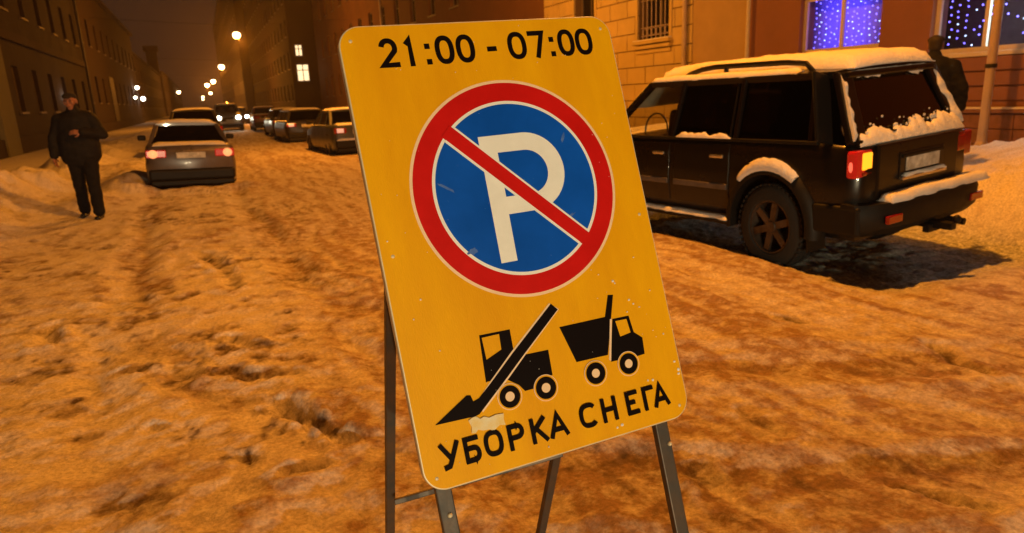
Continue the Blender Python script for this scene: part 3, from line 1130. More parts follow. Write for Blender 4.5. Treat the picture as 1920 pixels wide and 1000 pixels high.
T_ = 10.2
for ch, a, b in (('У', 44, 90), ('Б', 99, 138), ('О', 147, 193), ('Р', 206, 247), ('К', 263, 304), ('А', 309, 358),
                 ('С', 391, 441), ('Н', 452, 494), ('Е', 521, 556), ('Г', 570, 603), ('А', 599, 645)):
    glyph(ch, a, b, 41, 99, T_, .0050, 'letter')
T_ = 12.2
for ch, a, b in (('2', 87, 131), ('1', 143, 169), ('0', 219, 266), ('0', 271, 318), ('-', 349, 374), ('0', 404, 454), ('7', 461, 506), ('0', 541, 588), ('0', 591, 640)):
    glyph(ch, a, b, 949, 1018, T_, .0010, 'numeral')
for xx in (201, 524):
    for yy in (957, 994):
        flat('colon_dot', [[(xx - 6.5, yy - 6.5), (xx + 6.5, yy - 6.5), (xx + 6.5, yy + 6.5), (xx - 6.5, yy + 6.5)]], .0010, G, sign)
for (a, b) in ((28, 1015), (672, 1015), (28, 30), (672, 30), (28, 525), (672, 525)):
    MB().sphere((a / 1000, b / 1000 + V0, .0008), (.0042, .0042, .0016), 10, 6).build('rivet', 'sign_metal', sign, smooth=True)
# torn sticker residue and scuffs
flat('sticker_residue', [[(122, 134), (131, 138), (141, 139), (150, 131), (160, 134), (171, 128), (188, 131), (207, 129), (204, 116), (206, 103), (192, 106), (176, 97), (166, 103), (152, 104), (140, 109), (133, 103), (124, 105), (127, 118)]], .0042, 'sticker', sign)
random.seed(11)
for (cx_, cy_, w, h, an) in ((178, 660, 26, 4, -35), (470, 545, 28, 4, 28), (500, 745, 15, 4, 60), (212, 505, 15, 8, 20)):
    pts = []
    for i in range(14):
        a = 2 * PI * i / 14
        r = random.uniform(.55, 1.1)
        x_, y_ = w * r * math.cos(a), h * r * math.sin(a)
        ca, sa = math.cos(math.radians(an)), math.sin(math.radians(an))
        pts.append((cx_ + x_ * ca - y_ * sa, cy_ + x_ * sa + y_ * ca))
    flat('scuff', [pts], .0033, 'scuff', sign)
# snow flecks stuck to the board
fl = MB()
for (a, b, r) in ((556, 372, 3.2), (560, 366, 2), (590, 318, 2.6), (600, 306, 3), (615, 295, 2.2), (578, 290, 2), (668, 215, 2.2), (690, 118, 5), (688, 108, 4), (683, 140, 3), (640, 230, 1.6),
                  (90, 300, 2), (70, 420, 2.2), (46, 380, 1.7), (500, 25, 4), (486, 22, 3), (300, 26, 2.4), (628, 420, 2), (655, 330, 2.2), (22, 560, 1.8), (610, 110, 3), (596, 112, 2.4), (520, 395, 1.7)) + tuple((random.uniform(15, 685), random.uniform(10, 1040), random.uniform(.5, 1.1)) for _ in range(60)):
    fl.sphere((a / 1000, b / 1000 + V0, .0012), (r / 1000 * random.uniform(.8, 1.3), r / 1000 * random.uniform(.8, 1.3), .0022), 7, 5)
tag(fl.build('snow_flecks', 'snow', sign, smooth=True, fix=False), kind='stuff')

# trestle: front legs in the plane of the board, rear legs hinged behind it
TZ = -.030
for (u0, u1) in ((.038, .046), (.634, .612)):
    MB().bar((u0, V0 + .96, TZ), (u1, -.03, TZ), .036, .022, upv=(0, 0, 1)).build('front_leg', 'steel_paint', sign, bevel=.003)
for vv in (.06, .52, .93):
    MB().bar((.02, V0 + vv, TZ + .0), (.65, V0 + vv, TZ), .03, .006, upv=(0, 0, 1)).build('cross_rail', 'steel_paint', sign)
inv = sign.matrix_world.inverted()
def wl(p):
    return tuple(inv @ Vector(p))
for (a, b) in (((.357, 1.50, 1.23), (.360, 1.95, -.03)), ((.93, 1.50, 1.23), (.845, 1.84, -.05))):
    MB().bar(wl(a), wl(b), .026, .026, upv=(0, 0, 1)).build('rear_leg', 'steel_paint', sign, bevel=.003)
MB().bar(wl((.36, 1.762, .358)), wl((.868, 1.668, .425)), .016, .016).build('tie_bar', 'steel_paint', sign, bevel=.002)
for (a, r) in (((.634, V0 + .03, TZ), .007), ((.632, V0 - .06, TZ + .012), .006), ((.045, V0 - .06, TZ + .012), .006)):
    MB().sphere(a, r, 8, 6).build('bolt', 'sign_metal', sign)
# ------------------------------------------------------------------ cars
mat('tyre', (0.016, 0.015, 0.014), rough=0.85, var=0.3, scale=12, bump=0.004, bscale=60)
mat('rim_alloy', (0.13, 0.10, 0.08), rough=0.5, metal=0.6, color2=(0.035, 0.025, 0.02), scale=7)
mat('black_plastic', (0.008, 0.007, 0.006), rough=0.55, var=0.2, scale=10, spec=0.3)
mat('trim_dark', (0.008, 0.008, 0.008), rough=0.35)
mat('paint_suv', (0.005, 0.004, 0.0035), rough=0.28, coat=0.12, color2=(0.011, 0.007, 0.005), scale=2.2, spec=0.28)
mat('seat_cloth', (0.06, 0.05, 0.045), rough=0.9)
mat('plate', (0.78, 0.78, 0.72), rough=0.5, color2=(0.30, 0.29, 0.25), scale=14)
mat('strip_grey', (0.10, 0.085, 0.08), rough=0.4, var=0.3, scale=6)  # paler grey stands in for the highlight along the doors
mat('chrome', (0.6, 0.58, 0.55), rough=0.25, metal=0.9)
mat('lamp_red', (0.30, 0.006, 0.006), rough=0.15, coat=0.6)
mat('lamp_red_lit', (0.5, 0.01, 0.01), rough=0.2, emit=(1.0, 0.03, 0.015), estr=0.16)
mat('lamp_red_core', (0.6, 0.05, 0.03), rough=0.2, emit=(1.0, 0.14, 0.07), estr=1.3)
mat('lamp_amber_lit', (0.8, 0.3, 0.02), rough=0.2, emit=(1.0, 0.36, 0.015), estr=1.7)
mat('lamp_tail_core', (0.8, 0.4, 0.3), rough=0.2, emit=(1.0, 0.36, 0.13), estr=1.15)
mat('lamp_clear', (0.55, 0.5, 0.46), rough=0.12, coat=0.8)
mat('lamp_reflex', (0.75, 0.55, 0.45), rough=0.2, coat=0.8, emit=(1.0, .55, .38), estr=.55)  # weak emission imitates light reflected by the lens
def muddy(name, splash=(0.045, 0.034, 0.027)):
    m = MATS[name]
    nt = m.node_tree
    b = nt.nodes['Principled BSDF']
    tc = nt.nodes.new('ShaderNodeTexCoord')
    sx = nt.nodes.new('ShaderNodeSeparateXYZ')
    nt.links.new(tc.outputs['Object'], sx.inputs[0])
    mr = nt.nodes.new('ShaderNodeMapRange')
    mr.inputs['From Min'].default_value = 0.80
    mr.inputs['From Max'].default_value = 0.38
    nt.links.new(sx.outputs['Z'], mr.inputs['Value'])
    n = nt.nodes.new('ShaderNodeTexNoise')
    n.inputs['Scale'].default_value = 5.5
    n.inputs['Detail'].default_value = 9
    n.inputs['Roughness'].default_value = .75
    nt.links.new(tc.outputs['Object'], n.inputs['Vector'])
    mu = nt.nodes.new('ShaderNodeMath')
    mu.operation = 'MULTIPLY'
    nt.links.new(mr.outputs[0], mu.inputs[0])
    nt.links.new(n.outputs['Fac'], mu.inputs[1])
    mm = nt.nodes.new('ShaderNodeMath')
    mm.operation = 'MULTIPLY'
    mm.inputs[1].default_value = 1.1
    mm.use_clamp = True
    nt.links.new(mu.outputs[0], mm.inputs[0])
    mx = nt.nodes.new('ShaderNodeMix')
    mx.data_type = 'RGBA'
    old = b.inputs['Base Color'].links[0].from_socket
    nt.links.new(mm.outputs[0], mx.inputs[0])
    nt.links.new(old, mx.inputs[6])
    mx.inputs[7].default_value = (*splash, 1)
    nt.links.new(mx.outputs[2], b.inputs['Base Color'])


muddy('paint_suv')
TINT = glass('glass_tinted', (0.09, 0.08, 0.075))
CLEAR = glass('glass_clear', (0.93, 0.93, 0.90))


def interp(tab, y):
    for i in range(len(tab) - 1):
        a, b = tab[i], tab[i + 1]
        if a[0] <= y <= b[0]:
            t = (y - a[0]) / (b[0] - a[0])
            return [a[k] + (b[k] - a[k]) * t for k in range(1, len(a))]
    return list((tab[0] if y < tab[0][0] else tab[-1])[1:])


def body_shell(parent, tab, m, axles, wr, halfw, name='body'):
    mb = MB()
    rings = []
    ysn = []
    for i in range(len(tab) - 1):
        n = max(1, int((tab[i + 1][0] - tab[i][0]) / .14))
        ysn += [tab[i][0] + (tab[i + 1][0] - tab[i][0]) * k / n for k in range(n)]
    ysn.append(tab[-1][0])
    for y in ysn:
        w, zb, zt = interp(tab, y)
        hgt = zt - zb
        prof = [(.0, zb), (w * .86, zb), (w * .94, zb + .03), (w * .975, zb + .12 * hgt), (w * .995, zb + .34 * hgt), (w, zb + .52 * hgt),
                (w * .985, zb + .60 * hgt), (w * .98, zb + .80 * hgt), (w * .955, zb + .93 * hgt), (w * .91, zb + .985 * hgt), (w * .80, zt), (.0, zt + .012)]
        rings.append([(x, y, z) for x, z in prof] + [(-x, y, z) for x, z in reversed(prof[1:-1])])
    mb.loft(rings)
    o = mb.build(name, m, parent, smooth=True, angle=42)
    # cut the wheel arches
    cut = MB()
    for ya, zc in axles:
        for sx in (-1, 1):
            a, b = sorted((sx * (halfw - .30), sx * (halfw + .25)))
            cut.lathe([(wr, a), (wr, b)], c=(0, ya, zc), axis='X', seg=40)
    c = cut.build('cut', m)
    bo = o.modifiers.new('b', 'BOOLEAN')
    bo.object = c
    bo.operation = 'DIFFERENCE'
    bo.solver = 'EXACT'
    bpy.context.view_layer.update()
    bake(o)
    kill(c)
    try:
        o.data.set_sharp_from_angle(angle=math.radians(42))
    except Exception:
        pass
    return o


def wheel(parent, x, y, r, w, side, spokes=6, snow=False):
    """side +1: outer face towards +x"""
    e = side
    t = MB().lathe([(r * .62, -w / 2), (r * .90, -w / 2), (r * .975, -w * .40), (r, -w * .25), (r, w * .25), (r * .975, w * .40), (r * .90, w / 2), (r * .66, w / 2), (r * .62, w * .40)], c=(0, 0, 0), axis='X', seg=40, cap=False)
    # tread lugs
    for k in range(44):
        a = 2 * PI * k / 44
        for sx in (-.3, .3):
            t.box((sx * w, (r + .002) * math.cos(a), (r + .002) * math.sin(a)), (w * .34, .030, .012), rot=(a - PI / 2, 0, 0))
    o = t.build('wheel', 'tyre', parent, smooth=True, angle=50)
    o.location = (x, y, r)
    rm = MB().lathe([(r * .62, -w * .45), (r * .60, w * .30), (r * .63, w * .44), (r * .60, w * .44), (r * .57, w * .28), (r * .54, -w * .1)], axis='X', seg=36, cap=False)
    for k in range(spokes):
        a = 2 * PI * k / spokes + .3
        ca, sa = math.cos(a), math.sin(a)
        rm.bar((w * .30, r * .10 * ca, r * .10 * sa), (w * .33, r * .57 * ca, r * .57 * sa), r * .17, w * .10, upv=(1, 0, 0))
    rm.lathe([(.001, w * .40), (r * .13, w * .39), (r * .17, w * .30), (r * .17, -w * .1)], axis='X', seg=20)
    q = rm.build('rim', 'rim_alloy', o, smooth=True, angle=40)
    dsk = MB().lathe([(.001, -w * .12), (r * .58, -w * .12)], axis='X', seg=24).build('brake_disc', 'black_plastic', o)
    if e < 0:
        o.rotation_euler = (0, 0, PI)
    return o


def pane(parent, name, q, m, th=.006):
    """quad glass panel with thickness along its normal"""
    p = [Vector(c) for c in q]
    n = (p[1] - p[0]).cross(p[3] - p[0]).normalized() * th
    mb = MB().add([*p, *[a + n for a in p]], [(0, 1, 2, 3), (7, 6, 5, 4), (0, 4, 5, 1), (1, 5, 6, 2), (2, 6, 7, 3), (3, 7, 4, 0)])
    return mb.build(name, m, parent)


def shrink(q, k, edge=None):
    c = sum((Vector(p) for p in q), Vector()) / len(q)
    return [tuple(c + (Vector(p) - c) * k) for p in q]


def greenhouse(parent, m, belt, top, ybelt, ytop, zb, zt, pillars, tint_split, pw=.07, roofm=None, crown=.05, rw=.94):
    """ybelt=(rear,front) at belt line, ytop=(rear,front) at roof; pillars: list of (ybelt, ytop) between"""
    rows = [(ybelt[0], ytop[0])] + pillars + [(ybelt[1], ytop[1])]
    out = []
    for sx in (-1, 1):
        for i, (a, b) in enumerate(rows):
            mb = MB()
            mb.bar((sx * (belt - .012), a, zb - .02), (sx * (top - .012), b, zt + .01), .05, pw * (1.5 if i in (0,) else 1), upv=(sx, 0, .2))
            mb.build('pillar', m, parent, bevel=.01)
        for i in range(len(rows) - 1):
            (a0, b0), (a1, b1) = rows[i], rows[i + 1]
            q = [(sx * belt, a0 + pw * .3, zb), (sx * belt, a1 - pw * .3, zb), (sx * top, b1 - pw * .3, zt), (sx * top, b0 + pw * .3, zt)]
            if sx > 0:
                q = q[::-1]
            pane(parent, 'side_window', q, TINT if i < tint_split else CLEAR)
    # windscreen and rear window
    pane(parent, 'rear_window', [(-belt * rw, ybelt[0], zb + .01), (belt * rw, ybelt[0], zb + .01), (top * (rw - .02), ytop[0], zt), (-top * (rw - .02), ytop[0], zt)], TINT if tint_split > 0 else CLEAR)
    pane(parent, 'windscreen', [(belt * .94, ybelt[1], zb - .02), (-belt * .94, ybelt[1], zb - .02), (-top * .92, ytop[1], zt), (top * .92, ytop[1], zt)], CLEAR)
    # roof skin
    rings = []
    n = 12
    for k in range(n + 1):
        t = k / n
        y = ytop[0] + (ytop[1] - ytop[0]) * t
        ends = min(1, min(t, 1 - t) * 6)
        prof = []
        for j in range(11):
            s = -1 + 2 * j / 10
            prof.append((s * (top + .03), y, zt + .0 + (crown * (1 - abs(s) ** 2.6)) * (.45 + .55 * ends) + .035))
        low = [(s_ * (top + .02), y, zt - .02) for s_ in (1, .5, -.5, -1)]
        rings.append(prof + low)
    MB().loft(rings).build('roof', roofm or m, parent, smooth=True, angle=50)
    return parent


def snow_slab(parent, name, x0, x1, y0, y1, zf, th, seed, nx=14, ny=30, edge=.12):
    """soft snow blanket on top of a surface z = zf(x, y), thickness th fading at a wavering edge"""
    mb = MB()
    top, bot = [], []
    for j in range(ny + 1):
        for i in range(nx + 1):
            s, t = i / nx, j / ny
            wob = .5 + .5 * mnoise.noise(Vector((s * 3 + seed, t * 5, 0)))
            x = x0 + (x1 - x0) * s
            y = y0 + (y1 - y0) * t
            e = min(s, 1 - s) * abs(x1 - x0)
            f = min(t, 1 - t) * abs(y1 - y0)
            k = min(1, (min(e, f)) / edge)
            k = math.sin(k * PI / 2) ** .6 if k > 0 else 0
            nz = mnoise.noise(Vector((x * 3 + seed, y * 3, 1.3))) * .22 + mnoise.noise(Vector((x * 11 + seed, y * 11, 4.3))) * .10
            jx = mnoise.noise(Vector((y * 6 + seed, 3.1, s))) * .018
            jy = mnoise.noise(Vector((x * 6 + seed, 7.1, t))) * .018
            z = zf(x, y)
            top.append((x + jx, y + jy, z + .004 + th * k * (1 + nz)))
            bot.append((x + jx, y + jy, z - .006))
    n = len(top)
    F = []
    W = nx + 1
    for j in range(ny):
        for i in range(nx):
            a = j * W + i
            F.append((a, a + 1, a + 1 + W, a + W))
            F.append((n + a, n + a + W, n + a + 1 + W, n + a + 1))
    for i in range(nx):
        F.append((i, n + i, n + i + 1, i + 1))
        a = ny * W + i
        F.append((a, a + 1, n + a + 1, n + a))
    for j in range(ny):
        a = j * W
        F.append((a, a + W, n + a + W, n + a))
        a = j * W + nx
        F.append((a, n + a, n + a + W, a + W))
    mb.add(top + bot, F)
    return mb.build(name, 'snow', parent, smooth=True, angle=60)


def arch_flare(parent, ya, zc, r, w, sx, m, lip=.055, name='wheel_arch', a0=-8, a1=188):
    rings = []
    n = 28
    for k in range(n + 1):
        a = math.radians(a0 + (a1 - a0) * k / n)
        c, s = math.cos(a), math.sin(a)
        prof = [(w - .10, r), (w + lip, r), (w + lip + .005, r + .03), (w + lip * .4, r + .085), (w - .03, r + .11), (w - .10, r + .09)]
        rings.append([(sx * p, ya + q * c, zc + q * s) for p, q in prof])
    return MB().loft(rings).build(name, m, parent, smooth=True, angle=50)


# ---- the black off-roader on the right
SUV_YAW, SUV_ROLL, SUV_PITCH = math.radians(6.4), math.radians(-2.6), math.radians(-0.3)
suv = empty('off_roader', label='black off-road vehicle under snow with amber tail lamp lit, parked right', cat='car')
hw = 0.885
RY, FY, WR = -1.27, 1.455, 0.375
suv_tab = [(-2.16, .74, .62, 1.02), (-2.13, .80, .55, 1.08), (-2.02, .865, .46, 1.115), (-1.7, .88, .42, 1.13), (-.5, .885, .40, 1.125), (1.0, .885, .40, 1.11), (1.28, .88, .40, 1.09),
           (1.42, .875, .40, 1.06), (1.9, .86, .42, 1.03), (2.22, .81, .46, .97), (2.36, .72, .5, .86), (2.40, .6, .55, .78)]
body_shell(suv, suv_tab, 'paint_suv', [(RY, .40), (FY, .40)], .45, hw)
greenhouse(suv, 'paint_suv', .80, .665, (-2.06, 1.36), (-1.80, .62), 1.12, 1.625, [(-1.66, -1.60), (-.78, -.78), (.14, .06)], 3, pw=.09, crown=.06, rw=.90)
for sx in (-1, 1):
    MB().bar((sx * .800, -1.86, 1.10), (sx * .668, -1.70, 1.63), .035, .40, upv=(sx, 0, .2)).build('quarter_panel', 'trim_dark', suv, bevel=.01)
    MB().bar((sx * .802, -.70, 1.12), (sx * .668, -.70, 1.62), .02, .02, upv=(sx, 0, .2)).build('window_divider', 'trim_dark', suv)
    MB().bb(min(sx * .79, sx * .845), max(sx * .79, sx * .845), -1.75, 1.25, 1.100, 1.128).build('belt_moulding', 'black_plastic', suv, bevel=.006)
    # doors: shut lines, handles, rubbing strips
    for (ya, yb) in ((-.76, .06), (.12, 1.12)):
        dm = MB()
        drg = []
        for q in range(9):
            yq = ya + .010 + (yb - ya - .020) * q / 8
            w, zb_, zt_ = interp(suv_tab, yq)
            hg = zt_ - zb_
            pf = [(w * .975, zb_ + .13 * hg), (w * .995, zb_ + .34 * hg), (w, zb_ + .52 * hg), (w * .985, zb_ + .60 * hg), (w * .98, zb_ + .80 * hg), (w * .955, zb_ + .93 * hg)]
            drg.append([(sx * (x_ + .010), yq, z_) for x_, z_ in pf] + [(sx * (x_ - .02), yq, z_) for x_, z_ in reversed(pf)])
        dm.loft(drg)
        dr = dm.build('door', 'paint_suv', suv, smooth=True, angle=30, bevel=.004)
        MB().bb(min(sx * .89, sx * .918), max(sx * .89, sx * .918), ya + .06, ya + .24, .955, .985).build('handle', 'chrome', dr, bevel=.008)
        MB().bb(min(sx * .89, sx * .912), max(sx * .89, sx * .912), ya + .02, yb - .02, .665, .72).build('rubbing_strip', 'strip_grey', dr, bevel=.008)
    arch_flare(suv, RY, .40, .445, hw - .005, sx, 'black_plastic')
    arch_flare(suv, FY, .40, .445, hw - .005, sx, 'black_plastic')
    wheel(suv, sx * .765, RY, WR, .25, sx)
    wheel(suv, sx * .765, FY, WR, .25, sx)
    # running board
    rb = MB().bb(min(sx * .80, sx * .93), max(sx * .80, sx * .93), -.80, 1.0, .345, .385).build('running_board', 'black_plastic', suv, bevel=.012)
    snow_slab(rb, 'snow_on_board', min(sx * .82, sx * .925), max(sx * .82, sx * .925), -.78, .98, lambda x, y: .386, .030, 3.0 + sx, nx=4, ny=40, edge=.03)
    # roof rail
    rl = MB().tube([(sx * .60, -1.50, 1.665), (sx * .60, -1.42, 1.735), (sx * .60, -1.2, 1.755), (sx * .60, -.3, 1.765), (sx * .60, -.10, 1.75), (sx * .60, .08, 1.715), (sx * .60, .2, 1.665)], .024, 8)
    for yy in (-.45,):
        rl.tube([(sx * .60, yy, 1.66), (sx * .60, yy, 1.76)], .024, 8)
    rl.build('roof_rail', 'trim_dark', suv, smooth=True)
    # door mirror
    mi = MB().box((sx * 1.0, 1.10, 1.16), (.20, .12, .17)).build('door_mirror', 'black_plastic', suv, bevel=.04)
    MB().bar((sx * .86, 1.12, 1.11), (sx * .95, 1.11, 1.13), .05, .04).build('mirror_arm', 'black_plastic', mi)
    # rear lamp cluster: red wrapping the corner, amber inboard
    tl = MB().bb(min(sx * .645, sx * .872), max(sx * .645, sx * .872), -2.150, -2.06, .855, 1.065).build('tail_lamp', 'lamp_red' if sx > 0 else 'lamp_red_lit', suv, bevel=.02)
    if sx < 0:
        MB().bb(-.785, -.655, -2.162, -2.07, .91, 1.045).build('indicator', 'lamp_amber_lit', tl, bevel=.015)
        MB().bb(-.785, -.655, -2.160, -2.07, .865, .90).build('reversing_lamp', 'lamp_red', tl, bevel=.01)
        MB().sphere((-.864, -2.105, .945), (.014, .026, .05), 10, 8).build('bulb_glow', 'lamp_red_core', tl, smooth=True)
    else:
        MB().bb(.60, .735, -2.165, -2.04, .90, 1.04).build('indicator', 'lamp_red', tl, bevel=.015)
    MB().bb(min(sx * .52, sx * .72), max(sx * .52, sx * .72), -2.375, -2.34, .50, .565).build('reflector', 'lamp_red', suv, bevel=.008)
    # snow lying on the rear arch
    sa = []
    for k in range(25):
        t = k / 24
        a = math.radians(48 + 78 * t)
        e_ = math.sin(PI * t) ** .5
        th = (.006 + .030 * e_) * (1 + .5 * mnoise.noise(Vector((k * .5, sx * 3, 0))))
        r0 = .445 + .085
        sa.append([(sx * p, RY + q * math.cos(a), .40 + q * math.sin(a)) for p, q in ((hw - .01, r0 + .02), (hw + .045, r0 - .045 - .03 * e_ * (1 + .8 * mnoise.noise(Vector((k * .9, 2, sx))))), (hw + .062, r0 - .02), (hw + .05, r0 + th * .8), (hw + .01, r0 + th + .02), (hw - .02, r0 + th * .6))])
    MB().loft(sa).build('snow_on_arch', 'snow', suv, smooth=True, angle=60)
# tailgate
tg = MB().box((0, -2.150, .86), (1.20, .05, .46)).build('tailgate', 'paint_suv', suv, bevel=.02)
MB().box((.02, -2.176, .895), (.66, .02, .20)).build('plate_recess', 'trim_dark', tg, bevel=.006)
npl = MB().box((.02, -2.190, .90), (.50, .008, .112)).build('number_plate', 'plate', tg, bevel=.003)
MB().box((.02, -2.186, .965), (.62, .03, .028)).build('plate_light_bar', 'black_plastic', tg, bevel=.006)
gb = MB().box((.02, -2.200, .792), (.66, .045, .032)).build('step_moulding', 'chrome', tg, bevel=.008)
snow_slab(gb, 'snow_on_moulding', -.28, .34, -2.222, -2.178, lambda x, y: .808, .018, 5.0, nx=24, ny=4, edge=.02)
MB().tube([(.10, -2.105, 1.135), (-.36, -2.088, 1.175)], .010, 6).build('rear_wiper', 'trim_dark', suv)
# rear frame of the window and spoiler
for sx in (-1, 1):
    MB().bar((sx * .715, -2.082, 1.10), (sx * .610, -1.822, 1.63), .13, .05, upv=(0, -1, .4)).build('gate_frame', 'paint_suv', suv, bevel=.012)
MB().bar((-.64, -1.83, 1.625), (.64, -1.83, 1.625), .09, .05, upv=(0, 0, 1)).build('spoiler', 'paint_suv', suv, bevel=.015)
MB().bar((-.76, -2.085, 1.11), (.76, -2.085, 1.11), .07, .06).build('gate_sill', 'paint_suv', suv, bevel=.015)
# rear bumper
bmp = MB()
rings = []
for k in range(17):
    s = -1 + k / 8
    x = s * .905
    cur = .17 * abs(s) ** 5
    prof = [(-2.10 + cur * .3, .40), (-2.30 + cur, .40), (-2.365 + cur, .46), (-2.375 + cur, .60), (-2.345 + cur, .655), (-2.10 + cur * .3, .66)]
    rings.append([(x, y, z) for y, z in prof])
bmp = MB().loft(rings).build('rear_bumper', 'black_plastic', suv, smooth=True, angle=40)
for sx in (-1, 1):
    MB().bb(min(sx * .845, sx * .91), max(sx * .845, sx * .91), -2.22, -1.76, .41, .64).build('bumper_corner', 'black_plastic', bmp, bevel=.025)
snow_slab(bmp, 'snow_on_bumper', -.62, .885, -2.345, -2.175, lambda x, y: .655, .055, 8.0, nx=40, ny=8, edge=.05)
hit = MB().bb(-.04, .04, -2.52, -2.2, .36, .42)
hit.sphere((0, -2.54, .45), .035, 10, 8)
hit.bb(-.10, .10, -2.36, -2.30, .33, .40)
hit.build('tow_hitch', 'black_plastic', suv, bevel=.006)
MB().tube([(.45, -1.9, .36), (.47, -2.36, .33)], .03, 10).build('exhaust', 'black_plastic', suv)
for sx in (-1, 1):
    MB().box((sx * .765, RY - .44, .34), (.24, .02, .26)).build('mud_flap', 'black_plastic', suv)
MB().bb(-.62, .62, -2.0, 2.1, .30, .42).build('chassis', 'trim_dark', suv)
# seats glimpsed through the front glass
for sx in (-.36, .36):
    s_ = MB()
    s_.box((sx, .42, 1.12), (.46, .14, .5), rot=(.2, 0, 0))
    s_.box((sx, .33, 1.44), (.24, .09, .16), rot=(.15, 0, 0))
    s_.build('seat', 'seat_cloth', suv, bevel=.04)
MB().lathe([(.17, 0), (.185, .012), (.17, .024)], c=(0, 0, 0), axis='Y', seg=24, cap=False).build('steering_wheel', 'trim_dark', suv).location = (-.36, .92, 1.14)
# front: lamps and grille
for sx in (-1, 1):
    MB().bb(min(sx * .50, sx * .74), max(sx * .50, sx * .74), 2.26, 2.36, .74, .90).build('headlamp', 'lamp_clear', suv, bevel=.03)
MB().bb(-.46, .46, 2.34, 2.42, .70, .86).build('grille', 'black_plastic', suv, bevel=.01)
MB().bb(-.80, .80, 2.30, 2.46, .42, .62).build('front_bumper', 'black_plastic', suv, bevel=.05)
# snow: roof, windscreen foot, rear window rim
def roofz(x, y):
    s = x / .695
    t = (y + 1.80) / 2.42
    return 1.625 + .06 * (1 - min(1, abs(s)) ** 2.6) * (.45 + .55 * min(1, min(t, 1 - t) * 6 if 0 < t < 1 else 0)) + .035
snow_slab(suv, 'snow_on_roof', -.55, .66, -1.86, .66, roofz, .095, 2.0, nx=18, ny=36, edge=.16)
snow_slab(suv, 'snow_on_roof_edge', -.69, -.60, -1.4, .62, roofz, .030, 6.0, nx=4, ny=40, edge=.025)
snow_slab(suv, 'snow_on_windscreen', -.58, .60, .60, 1.0, lambda x, y: 1.625 + .03 - (y - .62) * .68, .05, 9.0, nx=16, ny=12, edge=.10)
snow_slab(suv, 'snow_on_bonnet', -.66, .66, 1.46, 2.2, lambda x, y: interp(suv_tab, y)[2] + .01, .07, 12., nx=14, ny=14, edge=.12)


def rag(parent, name, path, widths, nrm, th, seed, m='snow'):
    """ragged ridge of snow along a path on a sloping face: path points, width vectors, outward normal"""
    rings = []
    pos = 0.
    for k, (p, w) in enumerate(zip(path, widths)):
        p, w = Vector(p), Vector(w)
        pos += (p - Vector(path[max(0, k - 1)])).length
        j = 1 + .95 * mnoise.noise(Vector((pos * 5.5, seed, 0))) + .6 * mnoise.noise(Vector((pos * 15, seed, 3)))
        t_ = th * (1 + .5 * mnoise.noise(Vector((pos * 14, seed, 7))))
        e_ = min(1, .25 + min(k, len(path) - 1 - k) * .3)
        w = w * max(.2, j) * e_
        rings.append([p - nrm * .01, p + nrm * t_ * .9 * e_, p + w * .4 + nrm * t_ * e_, p + w * .85 + nrm * t_ * .6 * e_, p + w - nrm * .004])
    return MB().loft(rings).build(name, m, parent, smooth=True, angle=70)


def gl_pt(u, v):
    """point on the rear window: u across -1..1, v up 0..1"""
    a = Vector((.75 * u, -2.075, 1.13)).lerp(Vector((.615 * u, -1.805, 1.625)), v)
    return a + Vector((0, -.018, .008))
gn = Vector((0, -.89, .46))
upv_ = (gl_pt(0, 1) - gl_pt(0, 0)).normalized()
n = 84
rag(suv, 'snow_on_gate_sill', [gl_pt(-1 + 2 * k / n, -.10) for k in range(n + 1)], [upv_ * (.10 + .07 * (k / n) ** 2) for k in range(n + 1)], gn, .030, 2.2)
rag(suv, 'snow_on_gate_edge', [gl_pt(1.06, k / 26) for k in range(27)], [Vector((-.085, 0, 0))] * 27, gn, .025, 5.2)
rag(suv, 'snow_on_gate_edge', [gl_pt(-1.10, k / 26) for k in range(27)], [Vector((.055, 0, 0))] * 27, gn, .022, 7.9)
rag(suv, 'snow_on_gate_edge', [gl_pt(-1 + 2 * k / 30, 1.02) for k in range(31)], [-upv_ * .05] * 31, gn, .03, 9.1)
rag(suv, 'snow_on_quarter', [(-.80 + .13 * k / 18 - .0, -2.03 + .22 * k / 18, 1.13 + .36 * k / 18) for k in range(19)], [Vector((.02, .10, 0))] * 19, Vector((-.85, -.45, .2)), .02, 3.3)
rag(suv, 'snow_on_belt', [(-.845, -.74 + .78 * k / 24, 1.126) for k in range(25)], [Vector((.012, 0, .045))] * 25, Vector((-1, 0, .1)), .012, 4.1)
sp_ = MB()
random.seed(21)
for k in range(46):
    u_ = random.uniform(-.92, .95)
    v_ = min(.95, abs(random.gauss(0, .07)) + .06 + .12 * max(0, u_))
    c_ = gl_pt(u_, v_)
    r_ = random.uniform(.004, .017) * (1.3 if v_ < .2 else .7)
    sp_.sphere(c_, (r_ * random.uniform(.8, 1.6), r_ * .7, r_), 7, 5)
tag(sp_.build('snow_flecks', 'snow', suv, smooth=True, fix=False), kind='stuff')
suv.rotation_euler = (SUV_PITCH, SUV_ROLL, SUV_YAW)
suv.scale = (.945, .885, 1.0)
suv.location = (5.13, 5.65, -0.065)


